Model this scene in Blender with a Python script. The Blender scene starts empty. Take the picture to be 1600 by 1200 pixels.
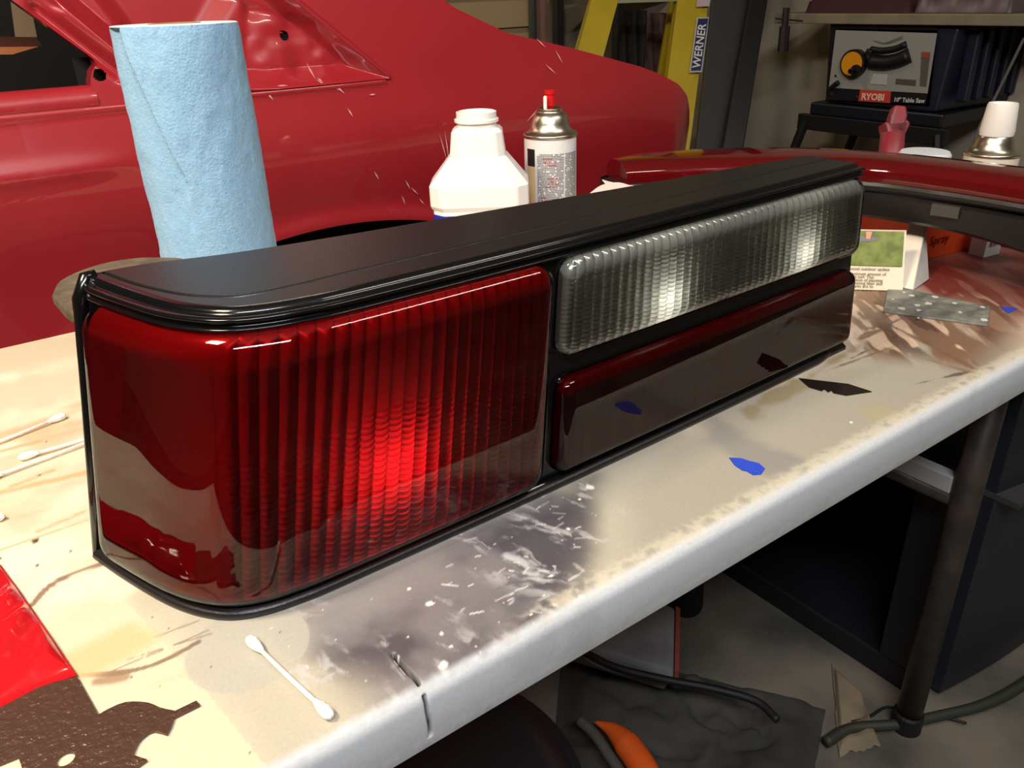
import bpy, bmesh, math, random
import numpy as np
from mathutils import Vector, Matrix
random.seed(3)
rng = np.random.default_rng(5)
SC = bpy.context.scene
COL = SC.collection
T = 0.74                      # height of the table top above the floor
PI = math.pi
# ------------------------------------------------------------------ camera
R = np.array([[0.8096, -0.2816, 0.5150], [-0.5862, -0.3414, 0.7347], [-0.0311, -0.8967, -0.4415]])
q_, r_ = np.linalg.qr(R.T); R = (q_ * np.sign(np.diag(r_))).T
CAMH, FPX = 0.31, 1250.0
EYE = np.array([0, 0, T + CAMH])
cd = bpy.data.cameras.new('camera'); cam = bpy.data.objects.new('camera', cd); COL.objects.link(cam)
cd.sensor_width = 36; cd.lens = FPX / 1600 * 36; cd.clip_start = 0.02; cd.clip_end = 60
M = Matrix(((R[0, 0], -R[0, 1], -R[0, 2]), (R[1, 0], -R[1, 1], -R[1, 2]), (R[2, 0], -R[2, 1], -R[2, 2])))
cam.matrix_world = Matrix.Translation(Vector(EYE)) @ M.to_4x4()
SC.camera = cam
# ------------------------------------------------------------------ world, lights, exposure
w = bpy.data.worlds.new('world'); SC.world = w; w.use_nodes = True
w.node_tree.nodes['Background'].inputs[0].default_value = (0.9, 0.85, 0.8, 1)
w.node_tree.nodes['Background'].inputs[1].default_value = 0.15
def area(name, loc, target, sx, sy, power, col):
    l = bpy.data.lights.new(name, 'AREA'); l.shape = 'RECTANGLE'; l.size = sx; l.size_y = sy; l.energy = power; l.color = col
    o = bpy.data.objects.new(name, l); COL.objects.link(o); o.location = loc
    o.rotation_euler = (Vector(target) - Vector(loc)).to_track_quat('-Z', 'Y').to_euler()
    return o
area('tube_light', (-0.45, -0.75, 2.3), (0.2, 0.6, .8), 1.2, 0.12, 30, (.95, .97, 1.0))
area('work_light', (-0.62, 0.50, 2.1), (-.1, .6, .74), 0.35, 0.25, 22, (1.0, .84, .62))
area('back_fill', (0.9, 2.7, 2.45), (1.2, 3.2, 0.9), 0.6, 0.12, 9, (1.0, .84, .66))  # unseen lamp added to brighten the back wall and ladder
area('far_tube_light', (1.0, -0.4, 2.3), (1.0, 0.6, .7), 1.0, 0.12, 8, (1.0, .86, .76))
SC.view_settings.view_transform = 'Standard'; SC.view_settings.look = 'None'
SC.view_settings.gamma = 1; SC.view_settings.exposure = 0.35; SC.view_settings.use_curve_mapping = False

# ------------------------------------------------------------------ rays: a photo direction met with a real plane
def ray(u, v): return R @ np.array([u - 800, v - 600, FPX])
def atz(u, v, z=0.0):        # z above the table top
    d = ray(u, v); k = (z - CAMH) / d[2]; p = EYE + d * k; return p
def aty(u, v, Y): d = ray(u, v); return EYE + d * (Y / d[1])
def atx(u, v, X): d = ray(u, v); return EYE + d * (X / d[0])
def atd(u, v, D): d = ray(u, v); return EYE + d * (D / FPX)
def px(pts, z=0.0): return [tuple(atz(u, v, z)[:2]) for u, v in pts]

# ------------------------------------------------------------------ materials
def S(c): return tuple(((x / 255) / 12.92 if x / 255 <= .04045 else ((x / 255 + .055) / 1.055) ** 2.4) for x in c) + (1,)
MATS = {}
def mat(name, col, rough=.5, metal=0, spec=.5, noise=None, bump=None, coat=0, trans=0, sheen=0):
    """principled with optional noise colour variation (col2, scale, detail) and bump (strength, scale)"""
    if name in MATS: return MATS[name]
    m = bpy.data.materials.new(name); m.use_nodes = True; nt = m.node_tree; N = nt.nodes; L = nt.links
    b = N['Principled BSDF']; c = col if len(col) == 4 else S(col)
    b.inputs['Base Color'].default_value = c; b.inputs['Roughness'].default_value = rough; b.inputs['Metallic'].default_value = metal
    b.inputs['Specular IOR Level'].default_value = spec; b.inputs['Coat Weight'].default_value = coat; b.inputs['Coat Roughness'].default_value = .06
    tc = N.new('ShaderNodeTexCoord')
    if noise:
        c2, sc, det = noise; n = N.new('ShaderNodeTexNoise'); n.inputs['Scale'].default_value = sc; n.inputs['Detail'].default_value = det
        L.new(tc.outputs['Object'], n.inputs['Vector'])
        r = N.new('ShaderNodeValToRGB'); r.color_ramp.elements[0].position = .38; r.color_ramp.elements[1].position = .64
        r.color_ramp.elements[0].color = c; r.color_ramp.elements[1].color = c2 if len(c2) == 4 else S(c2)
        L.new(n.outputs['Fac'], r.inputs['Fac']); L.new(r.outputs['Color'], b.inputs['Base Color'])
    if bump:
        st, sc = bump; n = N.new('ShaderNodeTexNoise'); n.inputs['Scale'].default_value = sc; n.inputs['Detail'].default_value = 3
        L.new(tc.outputs['Object'], n.inputs['Vector']); bp = N.new('ShaderNodeBump'); bp.inputs['Strength'].default_value = st; bp.inputs['Distance'].default_value = .002
        L.new(n.outputs['Fac'], bp.inputs['Height']); L.new(bp.outputs['Normal'], b.inputs['Normal'])
    MATS[name] = m; return m
def emis(name, col, s):
    m = bpy.data.materials.new(name); m.use_nodes = True; b = m.node_tree.nodes['Principled BSDF']
    b.inputs['Emission Color'].default_value = col; b.inputs['Emission Strength'].default_value = s; return m
def vcol_mat(name, rough=.45, coat=0, bump=(.15, 300), fine=(.12, 420), spec=.5, roughvar=False):
    """colour from the mesh's stain map, times a fine grain"""
    m = bpy.data.materials.new(name); m.use_nodes = True; nt = m.node_tree; N = nt.nodes; L = nt.links; b = N['Principled BSDF']
    a = N.new('ShaderNodeAttribute'); a.attribute_name = 'stain_shade'
    tc = N.new('ShaderNodeTexCoord'); n = N.new('ShaderNodeTexNoise'); n.inputs['Scale'].default_value = fine[1]; n.inputs['Detail'].default_value = 4
    L.new(tc.outputs['Object'], n.inputs['Vector'])
    mr = N.new('ShaderNodeMapRange'); mr.inputs['From Min'].default_value = .3; mr.inputs['From Max'].default_value = .7
    mr.inputs['To Min'].default_value = 1 - fine[0]; mr.inputs['To Max'].default_value = 1 + fine[0] * .4; L.new(n.outputs['Fac'], mr.inputs['Value'])
    mx = N.new('ShaderNodeVectorMath'); mx.operation = 'SCALE'; L.new(a.outputs['Color'], mx.inputs[0]); L.new(mr.outputs[0], mx.inputs['Scale'])
    L.new(mx.outputs[0], b.inputs['Base Color']); b.inputs['Roughness'].default_value = rough; b.inputs['Coat Weight'].default_value = coat
    b.inputs['Specular IOR Level'].default_value = spec; b.inputs['Coat Roughness'].default_value = .05
    bp = N.new('ShaderNodeBump'); bp.inputs['Strength'].default_value = bump[0]; bp.inputs['Distance'].default_value = .001
    n2 = N.new('ShaderNodeTexNoise'); n2.inputs['Scale'].default_value = bump[1]; L.new(tc.outputs['Object'], n2.inputs['Vector'])
    L.new(n2.outputs['Fac'], bp.inputs['Height']); L.new(bp.outputs['Normal'], b.inputs['Normal'])
    return m
def lens_outer(name, tint, ior=1.5, rough=.015):
    m = bpy.data.materials.new(name); m.use_nodes = True; nt = m.node_tree; N = nt.nodes; L = nt.links; N.clear()
    o = N.new('ShaderNodeOutputMaterial'); f = N.new('ShaderNodeFresnel'); f.inputs['IOR'].default_value = ior
    t = N.new('ShaderNodeBsdfTransparent'); t.inputs['Color'].default_value = tint
    g = N.new('ShaderNodeBsdfGlossy'); g.inputs['Roughness'].default_value = rough
    mx = N.new('ShaderNodeMixShader'); L.new(f.outputs[0], mx.inputs[0]); L.new(t.outputs[0], mx.inputs[1]); L.new(g.outputs[0], mx.inputs[2]); L.new(mx.outputs[0], o.inputs[0])
    return m
def lens_inner(name, col, gl=.06, rough=.25, tr=.5, glcol=(1, 1, 1, 1)):
    m = bpy.data.materials.new(name); m.use_nodes = True; nt = m.node_tree; N = nt.nodes; L = nt.links; N.clear()
    o = N.new('ShaderNodeOutputMaterial'); t = N.new('ShaderNodeBsdfTranslucent'); t.inputs['Color'].default_value = col
    d = N.new('ShaderNodeBsdfDiffuse'); d.inputs['Color'].default_value = col
    g = N.new('ShaderNodeBsdfGlossy'); g.inputs['Roughness'].default_value = rough; g.inputs['Color'].default_value = glcol
    at_ = N.new('ShaderNodeAttribute'); at_.attribute_name = 'refraction_dark'; mc = N.new('ShaderNodeMix'); mc.data_type = 'RGBA'  # colour mask imitating the dark refraction between ribs
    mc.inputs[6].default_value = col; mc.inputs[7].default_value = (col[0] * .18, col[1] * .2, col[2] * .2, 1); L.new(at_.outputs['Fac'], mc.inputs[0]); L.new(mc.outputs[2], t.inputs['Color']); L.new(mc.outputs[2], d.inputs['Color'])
    a = N.new('ShaderNodeMixShader'); a.inputs[0].default_value = tr; L.new(d.outputs[0], a.inputs[1]); L.new(t.outputs[0], a.inputs[2])
    mx = N.new('ShaderNodeMixShader'); mx.inputs[0].default_value = gl; L.new(a.outputs[0], mx.inputs[1]); L.new(g.outputs[0], mx.inputs[2]); L.new(mx.outputs[0], o.inputs[0])
    return m
black_satin = mat('black_satin', (24, 22, 23), .36, bump=(.10, 900))
black_gloss = mat('black_gloss', (12, 12, 13), .16)
black_matte = mat('black_matte', (18, 18, 19), .6)
dark_iron = mat('dark_iron', (40, 38, 37), .5, noise=((52, 48, 46), 60, 3))
chrome = mat('chrome', (220, 220, 215), .12, 1)
zinc = mat('zinc', (205, 198, 180), .3, 1, bump=(.05, 200))
white_plastic = mat('white_plastic', (245, 242, 232), .35)

# ------------------------------------------------------------------ mesh helpers
def mesh(name, V, F, m=None, parent=None, smooth=False, mats=None, fm=None):
    me = bpy.data.meshes.new(name)
    if isinstance(V, np.ndarray) and isinstance(F, np.ndarray):
        me.vertices.add(len(V)); me.vertices.foreach_set('co', V.astype(np.float32).ravel())
        me.loops.add(F.size); me.loops.foreach_set('vertex_index', F.astype(np.int32).ravel())
        me.polygons.add(len(F)); k = F.shape[1]
        me.polygons.foreach_set('loop_start', np.arange(0, F.size, k, dtype=np.int32))
        me.update(calc_edges=True); me.validate()
    else:
        me.from_pydata([tuple(map(float, v)) for v in V], [], [tuple(map(int, f)) for f in F]); me.update()
    for mm in (mats or ([m] if m else [])): me.materials.append(mm)
    if fm is not None: me.polygons.foreach_set('material_index', np.asarray(fm, dtype=np.int32))
    if smooth: me.polygons.foreach_set('use_smooth', np.ones(len(me.polygons), dtype=bool))
    o = bpy.data.objects.new(name, me); COL.objects.link(o)
    if parent is not None: o.parent = parent; o.matrix_parent_inverse = Matrix.Translation(-Vector(parent.location))
    return o
def tag(o, label=None, cat=None, group=None, kind=None):
    if label: o['label'] = label
    if cat: o['category'] = cat
    if group: o['group'] = group
    if kind: o['kind'] = kind
    return o
def thing(name, label, cat, loc, group=None):
    o = bpy.data.objects.new(name, None); COL.objects.link(o); o.location = tuple(map(float, loc)); o.empty_display_size = .02
    return tag(o, label, cat, group)
class MB:
    def __init__(s): s.V = []; s.F = []; s.M = []
    def add(s, V, F, mi=0):
        k = len(s.V); s.V += [tuple(map(float, v)) for v in V]; s.F += [tuple(int(i) + k for i in f) for f in F]; s.M += [mi] * len(F); return s
    def box(s, a, b, mi=0, rot=0, piv=None):
        x0, y0, z0 = a; x1, y1, z1 = b
        V = [(x, y, z) for z in (z0, z1) for y in (y0, y1) for x in (x0, x1)]
        if rot:
            cx, cy = piv or ((x0 + x1) / 2, (y0 + y1) / 2); c, n = math.cos(rot), math.sin(rot)
            V = [(cx + (x - cx) * c - (y - cy) * n, cy + (x - cx) * n + (y - cy) * c, z) for x, y, z in V]
        return s.add(V, [(0, 2, 3, 1), (4, 5, 7, 6), (0, 1, 5, 4), (2, 6, 7, 3), (0, 4, 6, 2), (1, 3, 7, 5)], mi)
    def lathe(s, prof, c=(0, 0, 0), n=48, mi=0, sq=None):
        V = []; F = []
        for r, z in prof:
            for k in range(n):
                a = 2 * PI * k / n; V.append((c[0] + r * math.cos(a), c[1] + r * math.sin(a), c[2] + z))
        for i in range(len(prof) - 1):
            for k in range(n):
                k2 = (k + 1) % n; F.append((i * n + k, i * n + k2, (i + 1) * n + k2, (i + 1) * n + k))
        return s.add(V, F, mi)
    def tube(s, pts, rad, n=10, mi=0, cap=True):
        P = [Vector(tuple(map(float, p))) for p in pts]; rr = rad if hasattr(rad, '__len__') else [rad] * len(P); V = []; F = []
        up = Vector((0, 0, 1)); prev = None
        for i, p in enumerate(P):
            t = (P[min(i + 1, len(P) - 1)] - P[max(i - 1, 0)]).normalized()
            a = prev if prev is not None else (up if abs(t.z) < .9 else Vector((1, 0, 0)))
            x = (a - t * a.dot(t)).normalized(); y = t.cross(x); prev = x
            for k in range(n): an = 2 * PI * k / n; V.append(p + (x * math.cos(an) + y * math.sin(an)) * rr[i])
        for i in range(len(P) - 1):
            for k in range(n): k2 = (k + 1) % n; F.append((i * n + k, i * n + k2, (i + 1) * n + k2, (i + 1) * n + k))
        if cap: F.append(tuple(range(n))[::-1]); F.append(tuple((len(P) - 1) * n + k for k in range(n)))
        return s.add(V, F, mi)
    def prism(s, poly, z0, z1, mi=0):
        n = len(poly); V = [(x, y, z0) for x, y in poly] + [(x, y, z1) for x, y in poly]
        ar = sum(poly[i][0] * poly[(i + 1) % n][1] - poly[(i + 1) % n][0] * poly[i][1] for i in range(n))
        F = [tuple(range(n))[::-1], tuple(range(n, 2 * n))] + [(i, (i + 1) % n, n + (i + 1) % n, n + i) for i in range(n)]
        if ar < 0: F = [f[::-1] for f in F]
        return s.add(V, F, mi)
    def slab(s, P4, th, mi=0):        # four corner points of a face, thickened along its normal
        P = [Vector(tuple(map(float, p))) for p in P4]; n = (P[1] - P[0]).cross(P[-1] - P[0]).normalized() * th
        V = P + [p + n for p in P]; k = len(P)
        F = [tuple(range(k))[::-1], tuple(range(k, 2 * k))] + [(i, (i + 1) % k, k + (i + 1) % k, k + i) for i in range(k)]
        return s.add(V, F, mi)
    def build(s, name, m, parent=None, smooth=False, bevel=0, mats=None, seg=2, auto=None):
        o = mesh(name, s.V, s.F, m, parent, smooth, mats, s.M if mats else None)
        if bevel:
            b = o.modifiers.new('bevel', 'BEVEL'); b.width = bevel; b.segments = seg; b.limit_method = 'ANGLE'; b.angle_limit = math.radians(40)
        if auto: o.data.polygons.foreach_set('use_smooth', np.ones(len(o.data.polygons), dtype=bool)); o.data.set_sharp_from_angle(angle=math.radians(auto))
        return o
def gridF(nu, nv, flip=False):
    i = np.arange(nu - 1)[:, None]; j = np.arange(nv - 1)[None, :]
    a = (i * nv + j).ravel(); b = ((i + 1) * nv + j).ravel(); c = ((i + 1) * nv + j + 1).ravel(); d = (i * nv + j + 1).ravel()
    return np.stack([a, d, c, b] if flip else [a, b, c, d], 1)
def text(name, body, size, m, parent, origin, xdir, ydir, ext=.0003, align='LEFT', bold=0):
    cu = bpy.data.curves.new(name, 'FONT'); cu.body = body; cu.size = size; cu.extrude = ext; cu.align_x = align; cu.offset = bold; cu.resolution_u = 2
    tmp = bpy.data.objects.new('t', cu); COL.objects.link(tmp); bpy.context.view_layer.update()
    me = bpy.data.meshes.new_from_object(tmp); bpy.data.objects.remove(tmp); me.materials.clear(); me.materials.append(m)
    x = Vector(tuple(map(float, xdir))).normalized(); y = Vector(tuple(map(float, ydir))); y = (y - x * y.dot(x)).normalized(); z = x.cross(y)
    mm = Matrix((x, y, z)).transposed().to_4x4(); mm.translation = Vector(tuple(map(float, origin)))
    me.transform(mm); me.name = name
    o = bpy.data.objects.new(name, me); COL.objects.link(o); o.parent = parent
    o.matrix_parent_inverse = Matrix.Translation(-Vector(parent.location)); return o
# numpy noise for the stain map
_tab = rng.random((256, 256))
def vnoise(x, y):
    xi = np.floor(x).astype(int); yi = np.floor(y).astype(int); fx = x - xi; fy = y - yi; fx = fx * fx * (3 - 2 * fx); fy = fy * fy * (3 - 2 * fy)
    g = lambda a, b: _tab[a & 255, b & 255]
    return (g(xi, yi) * (1 - fx) + g(xi + 1, yi) * fx) * (1 - fy) + (g(xi, yi + 1) * (1 - fx) + g(xi + 1, yi + 1) * fx) * fy
def fbm(x, y, s, o=4, seed=0):
    r = 0; a = .5; t = 0
    for k in range(o): r = r + a * vnoise(x * s + 17.3 * k + seed * 7.1, y * s + 9.7 * k + seed * 3.3); t += a; a *= .5; s *= 2.1
    return r / t
def sst(a, b, x): t = np.clip((x - a) / (b - a), 0, 1); return t * t * (3 - 2 * t)
def poly_sd(X, Y, poly):    # signed distance, negative inside
    d = np.full(X.shape, 1e9); ins = np.zeros(X.shape, bool); n = len(poly)
    for i in range(n):
        ax, ay = poly[i]; bx, by = poly[(i + 1) % n]; ex, ey = bx - ax, by - ay
        t = np.clip(((X - ax) * ex + (Y - ay) * ey) / (ex * ex + ey * ey + 1e-12), 0, 1)
        d = np.minimum(d, np.hypot(X - ax - t * ex, Y - ay - t * ey))
        c = ((ay > Y) != (by > Y)) & (X < (bx - ax) * (Y - ay) / (by - ay + 1e-15) + ax); ins ^= c
    return np.where(ins, -d, d)
def line_d(X, Y, pts):
    d = np.full(X.shape, 1e9)
    for (ax, ay), (bx, by) in zip(pts[:-1], pts[1:]):
        ex, ey = bx - ax, by - ay; t = np.clip(((X - ax) * ex + (Y - ay) * ey) / (ex * ex + ey * ey + 1e-12), 0, 1)
        d = np.minimum(d, np.hypot(X - ax - t * ex, Y - ay - t * ey))
    return d
def cmr(pts, n):            # Catmull-Rom through points
    P = np.array(pts, float); P = np.vstack([2 * P[0] - P[1], P, 2 * P[-1] - P[-2]]); m = len(P) - 3; out = []
    for t in np.linspace(0, m - 1e-9, n):
        i = int(t); f = t - i; a, b, c, d = P[i:i + 4]
        out.append(.5 * (2 * b + (c - a) * f + (2 * a - 5 * b + 4 * c - d) * f * f + (3 * b - a - 3 * c + d) * f ** 3))
    return np.array(out)

# ================================================================== the setting
XW, YB = 3.15, 3.9
floor_m = mat('concrete', (120, 112, 98), .75, noise=((66, 66, 60), 4.5, 8), bump=(.3, 40))
tag(MB().box((-3, -2.6, -.1), (XW + .1, YB + .1, 0)).build('floor', floor_m), kind='structure')
wall_m = mat('painted_wall', (176, 168, 150), .8, noise=((160, 152, 136), 2, 3))
tag(MB().box((XW, -2.6, 0), (XW + .1, YB + .1, 2.6)).build('wall_right', wall_m), kind='structure')
tag(MB().box((-3.1, YB, 0), (XW, YB + .1, 2.6)).build('wall_back', mat('dark_board', (52, 46, 42), .8)), kind='structure')
tag(MB().box((-3.1, -2.6, 0), (-3, YB, 2.6)).build('wall_left', wall_m), kind='structure')
tag(MB().box((-3.1, -2.7, 0), (XW + .1, -2.6, 2.6)).build('wall_front', wall_m), kind='structure')
tag(MB().box((-3.1, -2.7, 2.6), (XW + .1, YB + .1, 2.7)).build('ceiling', mat('ceiling_board', (170, 165, 155), .9)), kind='structure')
# beige lap siding on the back wall
sid = mat('beige_siding', (222, 196, 150), .6)
wb = bpy.data.objects['wall_back']
xs1 = aty(836, 30, YB - .03)[0]
for k in range(9):
    z0 = .55 + k * .16
    MB().slab([(-1.0, YB - .045, z0), (xs1, YB - .045, z0), (xs1, YB - .015, z0 + .157), (-1.0, YB - .015, z0 + .157)], -.012).build('board', sid, wb)
p = aty(832, 30, YB - .1); t = thing('metal_pole', 'thin grey metal pole standing beside the beige boarded wall', 'pole', (p[0], p[1], 0))
MB().tube([(p[0], p[1], 0), (p[0], p[1], 2.55)], .022, 14).build('pole', mat('galvanised', (120, 124, 118), .45, .5), t, smooth=True)
MB().box((p[0] - .045, p[1] - .045, 0), (p[0] + .045, p[1] + .045, .012)).build('base_plate', mat('galvanised', 0), t)
p = aty(851, 30, YB - .1); tag(MB().box((p[0] - .022, p[1] - .03, 0), (p[0] + .03, p[1] + .05, 2.55)).build('trim_1', mat('pinkish_trim', (176, 142, 128), .6)), kind='structure')

# ================================================================== folding table
tabx0, tabx1, taby1 = -.22, 1.36, .9126
TY0 = .2719                      # where the flat top turns into the rounded rim
xs = np.concatenate([np.linspace(tabx0, -.08, 50), np.arange(-.079, .66, .001), np.arange(.66, 1.15, .002), np.linspace(1.15, tabx1, 40)])
# profile across: distance along the surface v, starting at the bottom of the front rim
prof = [(TY0 - .004, -.042, 0), (TY0 - .0075, -.030, 0)]
prof = []
for k in range(26): f = k / 25; prof.append((TY0 - .004 - .0035 * math.sin(f * PI * .6), -.043 + .033 * f))
for k in range(1, 13): a = PI / 2 * k / 12; prof.append((TY0 - .0073 + .0085 * (1 - math.cos(a)), -.0100 + .010 * math.sin(a)))
yy = np.concatenate([np.arange(TY0 + .0015, .46, .001), np.arange(.46, taby1, .0025), [taby1]])
PY = np.array([a for a, b in prof] + list(yy)); PZ = np.array([b for a, b in prof] + [0] * len(yy))
nx, ny = len(xs), len(PY)
X = np.repeat(xs[:, None], ny, 1); Y = np.repeat(PY[None, :], nx, 0); Z = np.repeat(PZ[None, :], nx, 0).copy()
top = Z > -.009
n1 = fbm(X, Y, 12, 4, 1); n2 = fbm(X, Y, 40, 4, 2); n3 = fbm(X, Y, 150, 3, 3); n4 = fbm(X, Y, 5, 3, 4); n5 = fbm(X * 1.0, Y, 90, 4, 5)
cr = fbm(X, Y, 260, 2, 6)
def C3(c): return np.array(S(c)[:3])
c = np.ones((nx, ny, 3)) * C3((214, 200, 172))
def blend(c, col, m): m = np.clip(m, 0, 1)[..., None]; return c * (1 - m) + C3(col) * m
c = blend(c, (236, 226, 200), sst(.5, .7, n1))
c = blend(c, (232, 190, 165), sst(.40, .85, X) * .75)                       # pinkish towards the far end
c = blend(c, (170, 162, 148), sst(.42, .62, n2) * .30 * sst(.25, .45, X))
c = blend(c, (206, 160, 112), sst(.56, .7, fbm(X, Y * 2.5, 7, 4, 9)) * .55 * (X < .15))
# front zone in cool beige grey
c = blend(c, (163, 157, 143), (1 - sst(.335, .40, Y + (n1 - .5) * .05)) * sst(.20, .27, X) * (1 - sst(.72, .86, X)))
# grey overspray, masked on its left by paper edges
mask1 = px([(245, 905), (330, 1020), (415, 1110), (500, 1260), (760, 1130), (960, 905), (1010, 700), (880, 740), (700, 840), (420, 930)])
sd = poly_sd(X, Y, mask1)
g = 1 - sst(-.004, .028, sd + (n1 - .5) * .05)
edge = px([(150, 890), (230, 975), (330, 1090), (430, 1215)])
leftof = poly_sd(X, Y, [edge[0], edge[1], edge[2], edge[3], (edge[3][0] - .3, edge[3][1]), (edge[0][0] - .3, edge[0][1])]) < 0
c = blend(c, (178, 172, 156), g * .85 * ~leftof)
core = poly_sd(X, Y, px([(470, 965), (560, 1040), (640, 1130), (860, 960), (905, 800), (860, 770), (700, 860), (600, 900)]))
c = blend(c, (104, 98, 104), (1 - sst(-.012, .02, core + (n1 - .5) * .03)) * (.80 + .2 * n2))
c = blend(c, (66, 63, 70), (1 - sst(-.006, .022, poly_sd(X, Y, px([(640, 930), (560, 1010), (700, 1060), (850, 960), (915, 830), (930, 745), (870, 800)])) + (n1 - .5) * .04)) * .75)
wx, wy = X + .02 * n1, Y + .03 * n2
c = blend(c, (198, 196, 196), sst(.60, .74, fbm(wx * 2.6 + wy, wy * .8 - wx * .6, 60, 5, 5)) * sst(.40, .6, n2) * (core < .03) * .55)
c = blend(c, (150, 146, 146), sst(.45, .7, fbm(X, Y, 22, 4, 55)) * (core < .02) * .45)
# disc left clean by a round lid, darker ring marks
cx, cy = atz(388, 1010)[:2]; rd = np.hypot(X - cx, Y - cy); c = blend(c, (176, 172, 160), (1 - sst(.0315, .0325, rd)) * .8)
arcs = np.array([px([q])[0] for q in ((50, 945), (75, 918), (110, 898), (160, 880))]); arc2 = px([(310, 1003), (270, 1025), (230, 1042), (180, 1052), (125, 1055)])
wv = .6 + .8 * fbm(X, Y, 60, 2, 8)
c = blend(c, (128, 98, 76), (1 - sst(.0014, .0024, line_d(X, Y, [tuple(a) for a in cmr(arcs, 14)]) / wv)) * .9)
c = blend(c, (120, 96, 76), (1 - sst(.0011, .0020, line_d(X, Y, [tuple(a) for a in cmr(arc2, 14)]) / wv)) * .85)
c = blend(c, (150, 116, 84), (1 - sst(.001, .004, line_d(X, Y, px([(150, 1065), (175, 1062), (195, 1058)])) / wv)) * .8)
for (a, b) in (((330, 990), (200, 1030)), ((325, 985), (160, 1055)), ((310, 970), (230, 1000))):
    c = blend(c, (120, 105, 88), (1 - sst(.0003, .0009, line_d(X, Y, px([a, b])))) * .7 * (n3 > .42))
c = blend(c, (222, 180, 130), (1 - sst(0, .012, poly_sd(X, Y, px([(110, 1030), (200, 985), (230, 1000), (130, 1052)])))) * .8)
# orange tan streaks at the far left
for a, b, wd in (((0, 770), (150, 735), .004), ((60, 830), (130, 800), .002), ((0, 860), (135, 812), .0015), ((0, 705), (60, 690), .003), ((20, 760), (80, 735), .003)):
    c = blend(c, (214, 160, 104), (1 - sst(wd * .3, wd * 1.4, line_d(X, Y, px([a, b])) + (n3 - .5) * wd)) * .7)
for u, v, r in ((55, 845, .0030), (83, 846, .0012), (72, 690, .001), (58, 884, .0012), (70, 877, .0010), (110, 862, .0009), (72, 791, .001), (62, 742, .0013), (0, 873, .0015), (92, 747, .0008), (205, 1058, .0008), (264, 982, .0008), (250, 1073, .0006), (330, 1042, .0006), (438, 988, .0009), (390, 1176, .0007), (238, 964, .0006)):
    a = atz(u, v); c = blend(c, (92, 72, 58), 1 - sst(r * .6, r, np.hypot(X - a[0], Y - a[1])))
# brown streaks towards the far end
br = poly_sd(X, Y, px([(1335, 540), (1500, 560), (1600, 470), (1600, 400), (1420, 420), (1330, 470)]))
ca, sa = math.cos(-.9), math.sin(-.9); U_, V_ = X * ca - Y * sa, X * sa + Y * ca
st = fbm(U_ * .45, V_ * 2.2, 14, 5, 11)
c = blend(c, (116, 80, 56), sst(.40, .54, st) * (1 - sst(-.005, .045, br)) * .85)
c = blend(c, (84, 58, 44), sst(.56, .62, fbm(U_ * .6, V_ * 3, 16, 5, 13)) * (1 - sst(-.01, .03, br)) * .7)
c = blend(c, (240, 206, 176), sst(.66, .72, fbm(U_ * .5, V_ * 2, 30, 3, 12)) * (1 - sst(-.01, .03, br)) * .7)
for a, b, wd, col in (((1345, 530), (1500, 450), .004, (110, 78, 54)), ((1400, 512), (1520, 575), .004, (120, 88, 62)), ((1370, 540), (1530, 585), .003, (134, 100, 70)), ((1290, 580), (1400, 540), .003, (118, 98, 64)), ((1360, 505), (1450, 470), .005, (130, 92, 62)), ((1330, 560), (1400, 525), .0022, (80, 62, 44)), ((1430, 600), (1510, 582), .002, (70, 60, 50))):
    c = blend(c, col, (1 - sst(wd * .2, wd, line_d(X, Y, px([a, b])) + (n2 - .5) * wd * 3)) * .8)
c = blend(c, (138, 122, 82), (1 - sst(-.002, .008, poly_sd(X, Y, px([(1150, 640), (1290, 575), (1345, 540), (1300, 560), (1260, 600), (1170, 650)])) + (n2 - .5) * .02)) * .7)
c = blend(c, (170, 160, 116), (1 - sst(-.004, .004, poly_sd(X, Y, px([(1340, 640), (1385, 630), (1410, 645), (1370, 660)])) + (n2 - .5) * .01)) * .5)
c = blend(c, (120, 118, 122), (1 - sst(-.004, .012, poly_sd(X, Y, px([(1120, 655), (1180, 690), (1250, 720), (1200, 735), (1110, 690)])) + (n2 - .5) * .02)) * .5)
# red overspray right at the back, with the second taillight's reflection painted in
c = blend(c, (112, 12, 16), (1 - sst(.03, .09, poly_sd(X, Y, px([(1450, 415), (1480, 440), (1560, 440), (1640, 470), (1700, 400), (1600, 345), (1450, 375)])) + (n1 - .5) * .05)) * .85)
a = atz(1545, 401); c = blend(c, (40, 18, 16), (1 - sst(.5, 1.1, np.hypot((X - a[0]) / .030, (Y - a[1]) / .030))) * .8)  # dark oval shadow painted into the table colour
# paint flecks and scratches
c = blend(c, (225, 222, 218), (cr > .90) * (core < .02) * .6)
for u, v, r in ((668, 943, .0030), (692, 1040, .0026), (640, 920, .001), (637, 996, .0009), (830, 960, .001), (850, 930, .0009), (860, 900, .0016), (888, 826, .0016), (920, 762, .003), (925, 802, .0013), (690, 990, .0016), (705, 1010, .001), (905, 780, .001), (1330, 660, .0012)):
    a = atz(u, v); c = blend(c, (240, 236, 226), 1 - sst(r * .5, r, np.hypot((X - a[0]) * .8, Y - a[1]) + (cr - .5) * r * 1.6))
for i in range(46):
    u = rng.uniform(690, 945); v = rng.uniform(760, 960) ; a = atz(u, v)[:2]; an = rng.uniform(-.9, .5); ln = rng.uniform(.002, .010)
    b = a + ln * np.array([math.cos(an), math.sin(an)]); c = blend(c, (220, 218, 216), (1 - sst(.0003, .0009, line_d(X, Y, [tuple(a), tuple(b)]))) * rng.uniform(.3, .8))
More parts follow.
